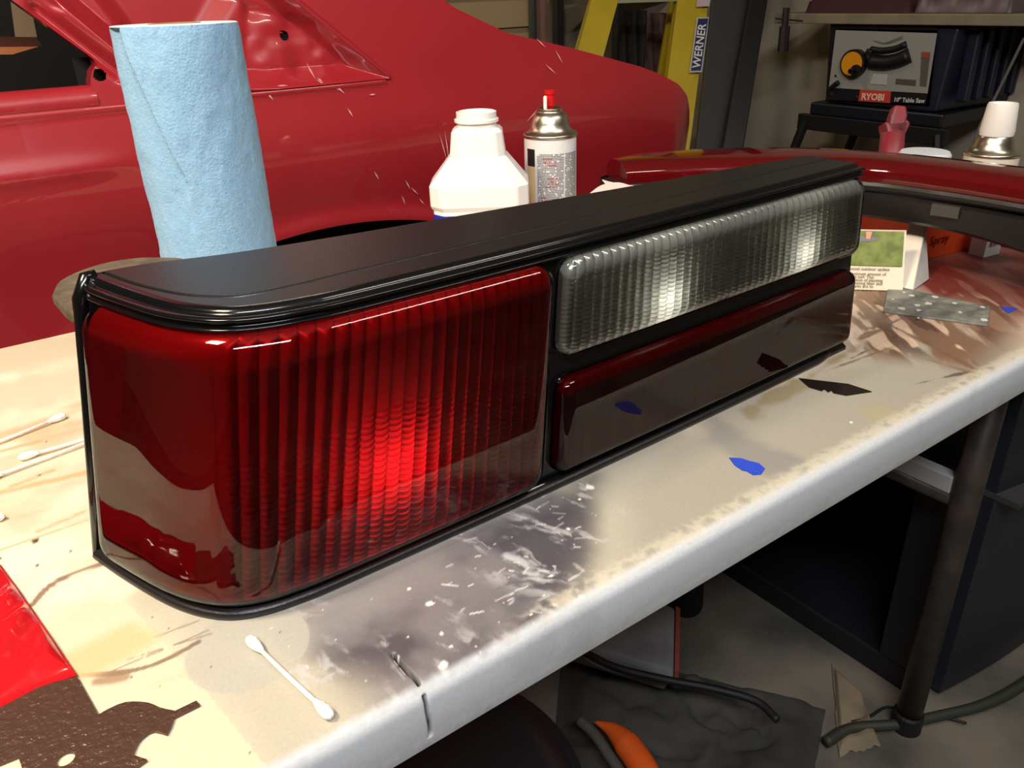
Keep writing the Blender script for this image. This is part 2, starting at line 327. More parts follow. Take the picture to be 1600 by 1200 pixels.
c = blend(c, (206, 206, 208), sst(.50, .74, fbm(wx * 2.2 + wy * 1.4, wy * 1.1 - wx * .5, 45, 5, 21)) * (1 - sst(-.01, .012, poly_sd(X, Y, px([(690, 850), (830, 800), (900, 860), (880, 940), (760, 900)])))) * .65)
# creamy worn line along the front edge then the cool white rim
sv = (Y - TY0)
c = blend(c, (214, 206, 184), (1 - sst(.004, .012, sv + (n3 - .5) * .012)) * sst(.17, .22, X) * sst(.2, .6, n3) * .6)
c = blend(c, (206, 210, 214), 1 - sst(-.006, .001, sv + (n3 - .5) * .003))
c = blend(c, (228, 228, 224), (np.abs(sv + .0055) < .0006) * (n3 > .4) * .35)
c = blend(c, (168, 170, 176), (1 - sst(.02, .09, X)) * (sv < 0) * .5)
c = blend(c, (176, 178, 178), (sv < -.004) * sst(.55, .75, fbm(X, Z, 30, 4, 31)) * .35)
# the saw cut across the edge
cut = px([(613, 1022), (648, 1062)]); xc = atz(648, 1062)[0]
dtop = line_d(X, Y, [cut[0], (xc + .0005, TY0 - .001)]); dfr = np.abs(X - (xc + .0005) - (Z) * -.03)
isc = np.where(top & (Z > -.004), dtop, np.where((Z < 0) & (Z > -.034), dfr, 9))
gd = 1 - sst(.0005, .0013, isc); Z = np.where(PZ[None, :] > -.004, Z - .005 * gd, Z); Y = np.where(PZ[None, :] <= -.004, Y + .005 * gd, Y)
c = blend(c, (40, 34, 34), (1 - sst(.0007, .0011, isc))); c = blend(c, (190, 186, 182), (isc > .0014) & (isc < .0020) & (n3 > .55) & (Z > -.003))
lt = thing('folding_table', 'white folding workbench table stained with grey and brown paint, under the taillight', 'table', (.4, .6, 0))
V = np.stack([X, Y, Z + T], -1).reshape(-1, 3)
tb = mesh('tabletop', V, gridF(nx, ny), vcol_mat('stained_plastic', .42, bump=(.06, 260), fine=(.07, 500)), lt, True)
at = tb.data.attributes.new('stain_shade', 'FLOAT_COLOR', 'POINT'); rgba = np.ones((nx * ny, 4), np.float32); rgba[:, :3] = c.reshape(-1, 3); at.data.foreach_set('color', rgba.ravel())
MB().box((tabx0, TY0 - .002, T - .042), (tabx1, TY0 + .004, T - .020)).box((tabx0, TY0 + .004, T - .030), (tabx1, taby1, T - .008)).build('underside', mat('grey_plastic', (180, 182, 184), .6), lt)
leg_m = mat('brown_steel', (74, 66, 60), .42, .3, noise=((58, 52, 48), 30, 3))
for (lx, ly) in ((.99, .375), (.99, .84), (-.16, .375), (-.16, .84)):
    MB().tube([(lx, ly, 0.012), (lx, ly, T - .03)], .0185, 20).build('leg', leg_m, lt, smooth=True)
    MB().lathe([(0, 0), (.022, 0), (.022, .03), (.019, .034)], (lx, ly, 0), 20).build('foot_cap', black_matte, lt, smooth=False)
for lx in (.99, -.16):
    MB().tube([(lx, .375, T - .32), (lx, .84, T - .32)], .012, 12).build('cross_bar', leg_m, lt, smooth=True)
    qa, qb = atx(1476, 752, .985), atx(1385, 712, .985)
    MB().box((lx - .010, .392, qa[2] - .013), (lx + .010, .62, qa[2] + .013)).build('leg_brace', mat('pale_steel', (170, 170, 168), .5), lt, bevel=.002)

# ================================================================== the taillight
TZT = .165
KB = [(.0215, .4835), (.030, .4560), (.0405, .4265), (.0485, .4075), (.0575, .3920), (.0690, .3795), (.0850, .3720), (.105, .3690), (.135, .3680), (.29, .3690), (.47, .3735), (.645, .3800)]
KT = [(.0530, .4930), (.0600, .4660), (.0690, .4370), (.0762, .4170), (.0850, .4010), (.0975, .3860), (.1150, .3770), (.137, .3725), (.166, .3705), (.304, .3710), (.464, .3745), (.6275, .3800)]
NB = 600
def smooth_curve(C, n=41):
    k = np.hanning(n + 2)[1:-1]; k /= k.sum(); e0 = 2 * C[0] - C[1:n][::-1]; e1 = 2 * C[-1] - C[-n:-1][::-1]; E_ = np.vstack([e0, C, e1])
    return np.stack([np.convolve(E_[:, i], k, 'same')[n - 1:-(n - 1)] for i in (0, 1)], 1)
CB, CT = smooth_curve(cmr(KB, NB)), smooth_curve(cmr(KT, NB))
mid = (CB + CT) / 2; ds = np.hypot(*np.diff(mid, axis=0).T); ARC = np.concatenate([[0], np.cumsum(ds)]); UL = ARC[-1]
def ev(C, u): return np.stack([np.interp(u, ARC, C[:, 0]), np.interp(u, ARC, C[:, 1])], -1)
def FF(u, z, o):
    """point on the wrapped front: u along it, z up, o outwards"""
    u, z, o = np.broadcast_arrays(np.asarray(u, float), np.asarray(z, float), np.asarray(o, float)); k = (z / TZT)[..., None]
    e = .006
    p = ev(CB, u) * (1 - k) + ev(CT, u) * k
    q1 = ev(CB, np.minimum(u + e, UL)) * (1 - k) + ev(CT, np.minimum(u + e, UL)) * k; q0 = ev(CB, np.maximum(u - e, 0)) * (1 - k) + ev(CT, np.maximum(u - e, 0)) * k
    d = q1 - q0; d = d / np.linalg.norm(d, axis=-1, keepdims=True); n = np.stack([d[..., 1], -d[..., 0]], -1)
    xy = p + n * o[..., None]
    return np.concatenate([xy, (z + T)[..., None]], -1)
def u_of_x(x): return float(np.interp(x, mid[NB // 2:, 0], ARC[NB // 2:]))
tl = thing('taillight', 'black-framed car taillight with ribbed red and clear lenses, foremost on the stained table', 'taillight', (.35, .43, T))
LENS = dict(big=(.010, u_of_x(.2850), .007, .1635, .016, .012), clear=(u_of_x(.2905), UL - .002, .0945, .1635, .013, .011), low=(u_of_x(.2930), UL - .002, .0105, .0815, .010, .010))
def lens_grid(key, nu, nz, depth, shoulder, ribs=None, inset=0, hn=1.0):
    u0, u1, z0, z1, r, _ = LENS[key]; u0 += inset; u1 -= inset; z0 += inset; z1 -= inset
    U = np.repeat(np.linspace(u0, u1, nu)[:, None], nz, 1); Zz = np.repeat(np.linspace(z0, z1, nz)[None, :], nu, 0)
    cu, cz, hu, hz = (u0 + u1) / 2, (z0 + z1) / 2, (u1 - u0) / 2, (z1 - z0) / 2
    dx, dz = np.abs(U - cu) - (hu - r), np.abs(Zz - cz) - (hz - r)
    out = (dx > 0) & (dz > 0); L = np.hypot(np.maximum(dx, 1e-9), np.maximum(dz, 1e-9)); f = np.where(out & (L > r), r / L, 1)
    U = np.where(out & (L > r), cu + np.sign(U - cu) * (hu - r + dx * f), U); Zz = np.where(out & (L > r), cz + np.sign(Zz - cz) * (hz - r + dz * f), Zz)
    dx, dz = np.abs(U - cu) - (hu - r), np.abs(Zz - cz) - (hz - r)
    sd = np.where((dx > 0) & (dz > 0), r - np.hypot(dx, dz), np.minimum(r - dx, r - dz)); sd = np.maximum(sd, 0)
    k = np.clip(sd / shoulder, 0, 1); O = depth * np.sqrt(np.maximum(0, 1 - (1 - k) ** 2.3))
    if ribs is not None: O = O + ribs(U, Zz) * sst(0, .5, k)
    return FF(U, Zz, O), U, Zz
def lens_mesh(name, key, nu, nz, depth, shoulder, m, ribs=None, inset=0, lab=None):
    P, U, Zz = lens_grid(key, nu, nz, depth, shoulder, ribs, inset)
    o = mesh(name, P.reshape(-1, 3), gridF(nu, nz), m, tl, True)
    if lab: o['label'] = lab
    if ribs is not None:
        j = o.data.attributes.new('refraction_dark', 'FLOAT', 'POINT'); j.data.foreach_set('value', ribs(U, Zz, True).astype(np.float32).ravel())
    return o
red_out = lens_outer('red_lens_skin', (.82, .20, .22, 1)); clear_out = lens_outer('clear_lens_skin', (.93, .94, .92, 1)); dark_out = lens_outer('dark_red_lens_skin', (.60, .14, .16, 1))
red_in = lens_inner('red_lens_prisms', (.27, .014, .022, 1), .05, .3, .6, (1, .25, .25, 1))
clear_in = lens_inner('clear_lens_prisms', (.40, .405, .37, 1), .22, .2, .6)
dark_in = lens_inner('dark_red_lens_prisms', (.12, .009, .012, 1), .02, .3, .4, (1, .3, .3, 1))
def ribs_fn(pu, pz, au, az, zlo, zhi, ulo=-1, uhi=9):
    def f(U, Z_, refraction_dark=False):
        v = au * (np.abs(np.sin(PI * U / pu)) ** .6 - 1); h = az * (np.abs(np.sin(PI * Z_ / pz)) ** .8 - 1)
        if refraction_dark: return np.maximum((1 - sst(.05, .24, np.abs(np.sin(PI * U / pu)))) * .85 * (au > .0015), (1 - sst(.15, .45, np.abs(np.sin(PI * Z_ / pz)))) * .8 * (1 - sst(zlo - .02, zhi - .01, Z_)) * (az > 0)) * sst(ulo, ulo + .02, U)  # refraction darkening at the rib cusps, put into the colour
        return v * sst(ulo, ulo + .01, U) + h * (1 - sst(zlo, zhi, Z_)) * sst(ulo, ulo + .01, U)
    return f
u_c = .125
lens_mesh('red_lens', 'big', 260, 120, .0130, .017, red_out, None, 0, 'large wraparound red lens')
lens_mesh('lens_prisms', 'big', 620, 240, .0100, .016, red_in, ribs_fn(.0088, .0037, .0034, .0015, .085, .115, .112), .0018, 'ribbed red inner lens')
lens_mesh('clear_lens', 'clear', 260, 90, .0120, .013, clear_out, None, 0, 'long clear reverse lens')
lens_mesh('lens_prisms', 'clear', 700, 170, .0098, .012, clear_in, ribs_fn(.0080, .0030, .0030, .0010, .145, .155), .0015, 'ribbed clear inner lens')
lens_mesh('dark_red_lens', 'low', 220, 80, .0110, .010, dark_out, None, 0, 'long smooth dark red lower lens')
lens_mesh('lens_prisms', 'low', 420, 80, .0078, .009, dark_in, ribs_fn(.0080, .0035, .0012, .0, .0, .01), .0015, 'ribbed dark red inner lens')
# bezel: the black front frame with the three openings left free
nu, nz = 900, 230
ug = np.linspace(0, UL, nu); zg = np.linspace(0, TZT + .002, nz)
U = np.repeat(ug[:, None], nz, 1); Zz = np.repeat(zg[None, :], nu, 0)
P = FF(U, Zz, np.zeros_like(U) + .0032 * (1 - sst(.003, .006, Zz)))
F = gridF(nu, nz); uc = (ug[:-1, None] + ug[1:, None]) / 2 + 0 * zg[None, :-1]; zc = (zg[None, :-1] + zg[None, 1:]) / 2 + 0 * ug[:-1, None]
hole = np.zeros(uc.shape, bool)
for k_, (a, b, c0, c1, r, _) in LENS.items():
    i_ = .004; hu, hz = (b - a) / 2 - i_, (c1 - c0) / 2 - i_; dx, dz = np.abs(uc - (a + b) / 2) - (hu - r), np.abs(zc - (c0 + c1) / 2) - (hz - r)
    hole |= (np.hypot(np.maximum(dx, 0), np.maximum(dz, 0)) - r + np.minimum(np.maximum(dx, dz), 0)) < 0
bz = mesh('bezel', P.reshape(-1, 3), F[~hole.ravel()], black_gloss, tl, True)
# housing shell behind: reflector tray, end, bottom, back
ur = np.linspace(.004, UL - .004, 160)
def strip(name, rows, m, flip=False, smooth=True, lab=None):
    A = np.stack(rows, 1); o = mesh(name, A.reshape(-1, 3), gridF(A.shape[0], A.shape[1], flip), m, tl, smooth)
    if lab: o['label'] = lab
    return o
tray_m = mat('silver_tray', (200, 196, 190), .35, .6)
OB = -.040
def inner_depth(u): return OB * sst(0, .09, u) - .012
strip('reflector_tray', [FF(ur, z, inner_depth(ur)) for z in np.linspace(.002, TZT, 10)], tray_m)
xe = FF(UL, 0, 0)
backT = cmr([(.0530, .4930), (.062, .497), (.092, .4945), (.160, .4780), (.343, .4575), (.500, .4425), (.626, .4310)], 60)
ub = np.linspace(0, UL, 160)
tt = np.linspace(0, 1, 160); bx = np.stack([np.interp(tt, np.linspace(0, 1, 60), backT[:, i]) for i in (0, 1)], 1)
def bk(z): return np.concatenate([bx + np.array([.018 * (1 - z / .17), -.0]) * (1 - tt)[:, None], np.full((160, 1), z + T)], 1)
shell = MB()
for z, fl in ((.0008, True),):
    A = FF(ub, z, 0); Bk = bk(z)
    i0 = len(shell.V); shell.add(np.concatenate([A, Bk]), [(i + 1, i, 160 + i, 161 + i) for i in range(159)])
A = [bk(z) for z in (.0008, .06, .12, .170)]
shell.add(np.concatenate(A), [(k * 160 + i + 1, k * 160 + i, (k + 1) * 160 + i, (k + 1) * 160 + i + 1) for k in range(3) for i in range(159)])
E0 = [FF(UL, z, 0) for z in (.0008, .06, .12, TZT)]; E1 = [bk(z)[-1] for z in (.0008, .06, .12, .170)]
shell.add(E0 + E1, [(k, 4 + k, 5 + k, k + 1) for k in range(3)])
shell.build('housing', black_satin, tl)
# moulded rim: layered beads swept along the upper edge
prf = [(0, .1622), (.0040, .1626), (.0052, .1634), (.0048, .1642), (.0030, .1645), (.0018, .1650), (.0022, .1664), (.0040, .1672), (.0046, .1684), (.0036, .1694), (.0012, .1698), (-.0006, .1690), (-.0022, .1690), (-.0030, .1702), (-.0038, .1714), (-.0052, .1720), (-.0080, .1722)]
def rimpt(u, o, z):
    o = np.where(o > 0, o * sst(-.002, .012, u), o) if np.isscalar(o) and o > 0 else o
    a = FF(u, TZT, o); a[..., 2] = z + T; return a
uu = np.linspace(0.0, UL, 400)
strip('rim_bead', [rimpt(uu, o, z) for o, z in prf], black_gloss)
# top: ledge, groove and raised panel
def inset_curve(d0, d1):
    dd = d0 + (d1 - d0) * sst(.02, .22, uu); return dd
ins = .0105 + .0185 * sst(.03, .20, uu)          # distance of the raised panel from the rim
lay = [(-.0080, .1722)]
r0 = rimpt(uu, -.0080, .1722); r1 = rimpt(uu, -ins, .1722); r2 = rimpt(uu, -ins - .0006, .1712); r3 = rimpt(uu, -ins - .0016, .1712); r4 = rimpt(uu, -ins - .0022, .1722); r5 = rimpt(uu, -ins - .0030, .1725)
tp = MB(); A_ = [r0, r1, r2, r3, r4, r5]; tp.add(np.concatenate(A_), [(k * 400 + i, (k + 1) * 400 + i, (k + 1) * 400 + i + 1, k * 400 + i + 1) for k in range(5) for i in range(399)])
bq = [(x_, y_, T + .1725) for x_, y_ in backT[6:]]; fq = [tuple(p_) for p_ in r5[::4]] + [tuple(r5[-1])]
endp = [(backT[-1][0] - .001, backT[-1][1], T + .1725)]
poly_ = fq + bq[::-1]
tp.add(poly_, [tuple(range(len(poly_)))])
nb_ = len(backT); tp.add([(x_, y_, T + .1722) for x_, y_ in backT] + [(x_, y_ + .0015, T + .168) for x_, y_ in backT], [(i, nb_ + i, nb_ + i + 1, i + 1) for i in range(nb_ - 1)])
tp.add([tuple(r0[0]), tuple(r5[0])] + [(x_, y_, T + .1722) for x_, y_ in backT[:7]], [tuple(range(9))])
tp.add([tuple(r0[-1]), tuple(r5[-1]), (backT[-1][0], backT[-1][1], T + .1722)] , [(0, 2, 1)])
tpo = tp.build('top_panel', black_satin, tl); tpo['label'] = 'satin black top panel with a thin groove'
# end lug at the far left of the rim
p0 = FF(0, TZT, 0); MB().tube([FF(.0, z, .002) + np.array([-.001, .002, 0]) for z in (.002, .05, .10, .15, .160)] + [p0 + np.array([.003, .004, .006]), p0 + np.array([.008, .004, .008])], [.0035, .0035, .0036, .004, .0045, .0045, .002], 12).build('mounting_lug', black_gloss, tl, smooth=True)
uf = uu[:-14]
strip('lower_flange', [FF(uf, z, o * (1 - .8 * sst(UL - .05, UL - .01, uf))) for z, o in ((.0002, .002), (.0002, .0066), (.0024, .0076), (.0050, .0070), (.0058, .003))], black_satin)
# gasket foam sticking out behind the left end
gp = px([(83, 470), (95, 448), (130, 430), (180, 416), (240, 410), (300, 420), (200, 500), (150, 500), (110, 497)], .13)
gs = [tuple(a) for a in cmr(gp + [gp[0]], 46)[:-1]]
gk = MB().prism(gs, T + .126, T + .1345).build('gasket', mat('dusty_foam', (104, 90, 70), .9, noise=((78, 66, 52), 60, 4), bump=(.6, 90)), tl, bevel=.002)
gk['label'] = 'dusty brown foam gasket flap'
# added lit bulbs with sockets, imitating light thrown back by the reflector bowls
def added_bulb(u, z, o, e, col, glass):
    p = FF(u, z, o); q = FF(u, z, o - .018); d = Vector(tuple(p - q)).normalized(); r = d.to_track_quat('Z', 'Y').to_matrix().to_4x4(); r.translation = Vector(tuple(p))
    b = MB().lathe([(.0001, .006), (.003, .0053), (.0055, .003), (.006, 0), (.005, -.004), (.0035, -.007), (.0035, -.012)], n=20).build('added_bulb', glass, tl, smooth=True); b.data.transform(r)
    s = MB().lathe([(.0001, -.0115), (.007, -.0115), (.0075, -.013), (.0075, -.018), (.0001, -.018)], n=20).build('bulb_socket', zinc, tl, smooth=True); s.data.transform(r)
    l = bpy.data.lights.new('added_bulb_glow', 'POINT'); l.energy = e; l.color = col; l.shadow_soft_size = .007  # point light added inside to make the lens glow
    lo = bpy.data.objects.new('added_bulb_glow', l); COL.objects.link(lo); lo.location = tuple(p + (p - q) / .018 * .009)
glow = emis('added_bulb_glass', (1, .85, .6, 1), 2.0)
added_bulb(u_of_x(.174), .064, -.023, .23, (1, .8, .6), glow)
added_bulb(u_of_x(.392), .113, -.013, .05, (1, .95, .85), glow)
added_bulb(u_of_x(.555), .113, -.013, .045, (1, .95, .85), glow)

# ================================================================== blue paper towel roll
bc = np.array([.197, .745]); th = thing('paper_towel_roll', 'tall roll of light blue shop paper towels standing behind the taillight', 'paper towels', (bc[0], bc[1], T))
HR, RR = .2935, .0505
nt_, nzr = 260, 150
TH = np.repeat(np.linspace(0, 2 * PI, nt_)[:, None], nzr, 1); ZR = np.repeat(np.linspace(0, 1, nzr)[None, :], nt_, 0)
th0 = np.radians(np.interp(ZR, [0, .3, .6, .85, 1], [224, 236, 238, 214, 200]))                      # loose edge running down the left, with a folded corner
dth = (TH - th0 + PI) % (2 * PI) - PI
rr_ = RR + .0022 * (1 - .8 * sst(.93, 1, ZR)) * np.where(dth > 0, np.exp(-dth / 1.6), 0) - .0035 * np.where(dth <= 0, np.exp(-((dth + .15) / .35) ** 2), 0) + .0022 * (np.abs(fbm(TH * 1.2, ZR * 4, 1.6, 3, 41) - .5)) - .0008 * sst(.5, .75, fbm(TH * 2, ZR * 7, 1.3, 3, 44)) + .0004 * (fbm(TH * 20, ZR * 60, 1.3, 2, 42) - .5)
rr_ = rr_ * (1 - .012 * sst(.985, 1.0, ZR))
Vr = np.stack([bc[0] + rr_ * np.cos(TH), bc[1] + rr_ * np.sin(TH), T + ZR * HR], -1).reshape(-1, 3)
Vr[-nzr:] = Vr[:nzr]
towel = mat('blue_towel', (150, 188, 216), .95, noise=((140, 182, 214), 240, 4), bump=(.35, 520))
mesh('sheet_roll', Vr, gridF(nt_, nzr), towel, th, True)
tops = MB(); rings = [(.0205 + (RR * .985 - .0205) * k / 22, .0006 * (k % 2)) for k in range(23)]
tops.lathe(rings, (bc[0], bc[1], T + HR), 72).build('roll_end', mat('towel_end', (205, 214, 212), .95, noise=((188, 200, 202), 200, 3)), th)
MB().lathe([(.0185, -.05), (.0185, .0012), (.0205, .0012), (.0205, -.05)], (bc[0], bc[1], T + HR), 48).build('cardboard_core', mat('cardboard', (160, 140, 112), .9), th, smooth=False)

# ================================================================== white bottle
bc = atd(750, 300, .90)[:2]; bt = thing('white_bottle', 'open white plastic bottle with sloped shoulders and blue label', 'bottle', (bc[0], bc[1], T))
def faceted(prof, n=48, c=bc, z0=T, rot=-.62, pw=5.0):
    V = []; F = []
    for hx, hy, z, p in prof:
        for k in range(n):
            a = 2 * PI * k / n; ca, sa = math.cos(a), math.sin(a)
            # octagon-like superellipse
            d = (abs(ca) ** p + abs(sa) ** p) ** (-1 / p); d = min(d, 1.22) if p > 3 else d
            x, y = hx * ca * d, hy * sa * d; V.append((c[0] + x * math.cos(rot) - y * math.sin(rot), c[1] + x * math.sin(rot) + y * math.cos(rot), z0 + z))
    for i in range(len(prof) - 1):
        for k in range(n): k2 = (k + 1) % n; F.append((i * n + k, i * n + k2, (i + 1) * n + k2, (i + 1) * n + k))
    return V, F
bp_white = mat('bottle_plastic', (250, 246, 238), .3)
BS = 1.04
def oct_prism(levels, m, nm, ch=.34, cap=(1, 1)):
    V = []; F = []; rot = -.62; cr_, sr_ = math.cos(rot), math.sin(rot)
    for hx, hy, z in levels:
        q_ = min(hx, hy) * ch
        for x, y in ((hx, -hy + q_), (hx, hy - q_), (hx - q_, hy), (-hx + q_, hy), (-hx, hy - q_), (-hx, -hy + q_), (-hx + q_, -hy), (hx - q_, -hy)):
            V.append((bc[0] + x * cr_ - y * sr_, bc[1] + x * sr_ + y * cr_, T + z))
    n = len(levels)
    for i in range(n - 1):
        for k in range(8): k2 = (k + 1) % 8; F.append((i * 8 + k, i * 8 + k2, (i + 1) * 8 + k2, (i + 1) * 8 + k))
    if cap[0]: F.append(tuple(range(8))[::-1])
    if cap[1]: F.append(tuple((n - 1) * 8 + k for k in range(8)))
    return MB().add(V, F).build(nm, m, bt, bevel=.0028, seg=3)
oct_prism([(.050, .035, 0), (.0515, .036, .003), (.0515, .036, .094), (.0545, .038, .099), (.0545, .038, .120), (.0305, .0265, .150), (.0275, .0245, .1745), (.0235, .0225, .1785)], bp_white, 'bottle_body')
MB().lathe([(.0215, .176), (.0215, .1835), (.0240, .184), (.0240, .1868), (.0218, .1872), (.0218, .1940), (.0200, .1945), (.0190, .193), (.0190, .180)], (bc[0], bc[1], T), 48).build('bottle_neck', bp_white, bt, auto=35)
oct_prism([(.0519, .0364, .010), (.0519, .0364, .090)], mat('blue_label', (28, 44, 170), .4), 'label_band', cap=(0, 0))
MB().lathe([(.001, 0), (.0188, 0), (.0188, .001), (.001, .001)], (bc[0], bc[1], T + .1895), 40).build('foil_seal', zinc, bt)

# ================================================================== spray can
def spray_can(bc, H, r, body_m, label, name='spray_can', cap=None):
    th = thing(name, label, 'spray can', (bc[0], bc[1], T)); s = H
    MB().lathe([(.001, 0), (r * .93, 0), (r, .004), (r, s - .032), (r * .985, s - .0302)], (bc[0], bc[1], T), 56).build('can_body', body_m, th, auto=40)
    MB().lathe([(a_, b_ * .84) for a_, b_ in [(r * .985, -.037), (r * 1.03, -.0365), (r * 1.05, -.0345), (r * 1.03, -.032), (r * .93, -.0315), (r * .90, -.031), (r * .78, -.026), (r * .72, -.018), (r * .66, -.010), (r * .55, -.005), (r * .46, -.0035), (r * .46, -.001), (r * .50, 0), (r * .48, .0012), (r * .40, .001), (r * .36, -.003), (r * .1, -.004)]], (bc[0], bc[1], T + s), 56).build('dome', zinc, th, smooth=True)
    return th
CH = .184; cc = atd(860, 250, .965)[:2]; cs = spray_can(cc, CH, .0312, mat('can_label_white', (225, 224, 220), .35), 'white and grey aerosol spray can with red nozzle behind the taillight')
MB().lathe([(.0035, -.004), (.0035, .003), (.0058, .0032), (.0058, .016), (.0066, .0162), (.0066, .020), (.0050, .0205), (.001, .0205)], (cc[0], cc[1], T + CH), 24).build('nozzle', mat('red_nozzle', (214, 20, 24), .35), cs, auto=40)
MB().lathe([(.001, 0), (.0022, 0), (.0022, .013), (.001, .0145)], (cc[0] - .010, cc[1] - .004, T + CH + .001), 12).build('valve_tab', white_plastic, cs)
# printed panels wrapped on the can
def wrap(c, r, a0, a1, z0, z1, m, name, parent, n=10, lab=None):
    A = np.radians(np.linspace(a0, a1, n)); V = [(c[0] + r * math.cos(a), c[1] + r * math.sin(a), T + z) for z in (z0, z1) for a in A]
    o = mesh(name, V, [(i, i + 1, n + i + 1, n + i) for i in range(n - 1)], m, parent, True)
    if lab: o['label'] = lab
    return o
ink = mat('grey_ink', (120, 120, 122), .5); ink_red = mat('red_ink', (196, 90, 84), .5); ink_or = mat('orange_ink', (222, 150, 60), .5); ink_bl = mat('blue_ink', (90, 120, 180), .5)
A0, Rl = 195, .0314                                 # the label runs from this angle round to the right
def label_rows(col0, col1, z0, z1, dz, m, h, seed, prob=.92):
    rs = np.random.default_rng(seed); mb = MB(); z = z1
    while z > z0:
        a = col0
        while a < col1:
            wdt = rs.uniform(1.2, 4.5)
            if rs.random() < prob:
                b = min(a + wdt, col1); AA = np.radians([a, (a + b) / 2, b]); V = [(cc[0] + Rl * math.cos(t_), cc[1] + Rl * math.sin(t_), T + zz) for zz in (z - h, z) for t_ in AA]
                mb.add(V, [(0, 1, 4, 3), (1, 2, 5, 4)])
            a += wdt + .6
        z -= dz
    return mb
label_rows(202, 262, .075, .137, .0019, ink, .0012, 1).build('small_print', ink, cs)
label_rows(265, 305, .075, .137, .0019, ink, .0012, 2).build('small_print', ink, cs)
label_rows(214, 244, .124, .132, .0032, ink_red, .0018, 3, .6).build('small_print', ink_red, cs)
label_rows(220, 252, .098, .110, .0034, ink_red, .0018, 4, .5).build('small_print', ink_red, cs)
label_rows(210, 222, .080, .087, .0030, ink_red, .0020, 5).build('small_print', ink_red, cs)
label_rows(205, 262, .02, .066, .0022, ink, .0013, 6).build('small_print', ink, cs)
label_rows(266, 300, .02, .066, .0022, ink, .0013, 7).build('small_print', ink, cs)
Rl = .0316; wrap(cc, .0315, 250, 300, .0655, .078, white_plastic, 'label_patch', cs)
Rl = .0317; label_rows(256, 298, .069, .0760, .0036, ink_or, .0026, 8, .85).build('small_print', ink_or, cs); label_rows(254, 292, .066, .069, .0030, ink_bl, .0020, 9, .7).build('small_print', ink_bl, cs)
wrap(cc, .0314, 172, 196, .122, .142, black_matte, 'label_patch', cs, lab='black corner of the can label')
wrap(cc, .0313, 172, 196, .01, .1215, mat('cream_label', (226, 200, 150), .4), 'label_patch', cs, lab='cream side of the can label')

# ================================================================== the red car body
YC = 1.2
paint = mat('red_paint', (160, 34, 42), .34, coat=.8, noise=((150, 28, 36), 3, 3))
paint.node_tree.nodes['Principled BSDF'].inputs['Coat Roughness'].default_value = .035
def cz(u, v): p = aty(u, v, YC); return p[0], p[2]
car = thing('car_body', 'stripped red car body side with empty quarter window behind the table', 'car', (.4, YC, 0))
out_px = [(695, -8), (720, 12), (760, 32), (800, 52), (850, 64), (900, 76), (950, 90), (1000, 104), (1030, 116), (1055, 131), (1072, 150), (1083, 175), (1088, 195), (1089, 240), (1089, 330)]
outl = np.array([cz(u, v) for u, v in out_px]); 
ox = outl[:, 0].copy(); oz = outl[:, 1]
belt = cz(300, 152)[1]
def bulge(Xg, Zg):     # side section: flat flank, rolled shoulder crease, tuck near the end
    zr0 = cz(0, 278)[1]
    y = YC + .016 - .026 * np.exp(-((Zg - (belt - .10)) / .12) ** 2) - .0045 * np.exp(-((Zg - zr0) / .013) ** 2) * (1 - sst(.14, .26, Xg)) - .0016 * np.exp(-((Zg - zr0) / .03) ** 2)
    y = y + .035 * sst(belt + .02, belt + .35, Zg)
    return y + .035 * sst(1.24, 1.37, Xg) ** 2
# columns below the belt line
xcol = np.concatenate([np.linspace(-.9, .15, 60), np.linspace(.155, .8, 160), np.linspace(.805, outl[-1, 0] - .02, 90), outl[-1, 0] - .02 * (1 - np.sin(np.linspace(0, PI / 2, 14)))[1:]])
ztop = np.interp(xcol, ox, oz) ; ztop = np.minimum(ztop, belt); ztop = np.where(xcol < ox[0], belt, ztop)
pa_, pb_, pc0 = [np.array(cz(*q_)) for q_ in ((430, 377), (560, 347), (690, 347))]
_A = np.array([[2 * (pb_[0] - pa_[0]), 2 * (pb_[1] - pa_[1])], [2 * (pc0[0] - pa_[0]), 2 * (pc0[1] - pa_[1])]]); _b = np.array([pb_ @ pb_ - pa_ @ pa_, pc0 @ pc0 - pa_ @ pa_])
arch_c = tuple(np.linalg.solve(_A, _b)); arch_r = float(np.hypot(*(pa_ - np.array(arch_c)))); print('arch', arch_c, arch_r)
za = np.where(np.abs(xcol - arch_c[0]) < arch_r, arch_c[1] + np.sqrt(np.maximum(0, arch_r ** 2 - (xcol - arch_c[0]) ** 2)) * 1.0, .2)
za = np.maximum(za, .2)
nr = 70
f = np.linspace(0, 1, nr); Zc = za[:, None] * (1 - f) + ztop[:, None] * f; Xc = np.repeat(xcol[:, None], nr, 1)
dar = np.hypot(Xc - arch_c[0], Zc - arch_c[1]) - arch_r
Yc = bulge(Xc, Zc) - .010 * np.exp(-(dar / .020) ** 2) - .004 * np.exp(-((Zc - belt + .004) / .004) ** 2) * (Xc < .62)
mesh('quarter_panel', np.stack([Xc, Yc, Zc], -1).reshape(-1, 3), gridF(len(xcol), nr), paint, car, True)
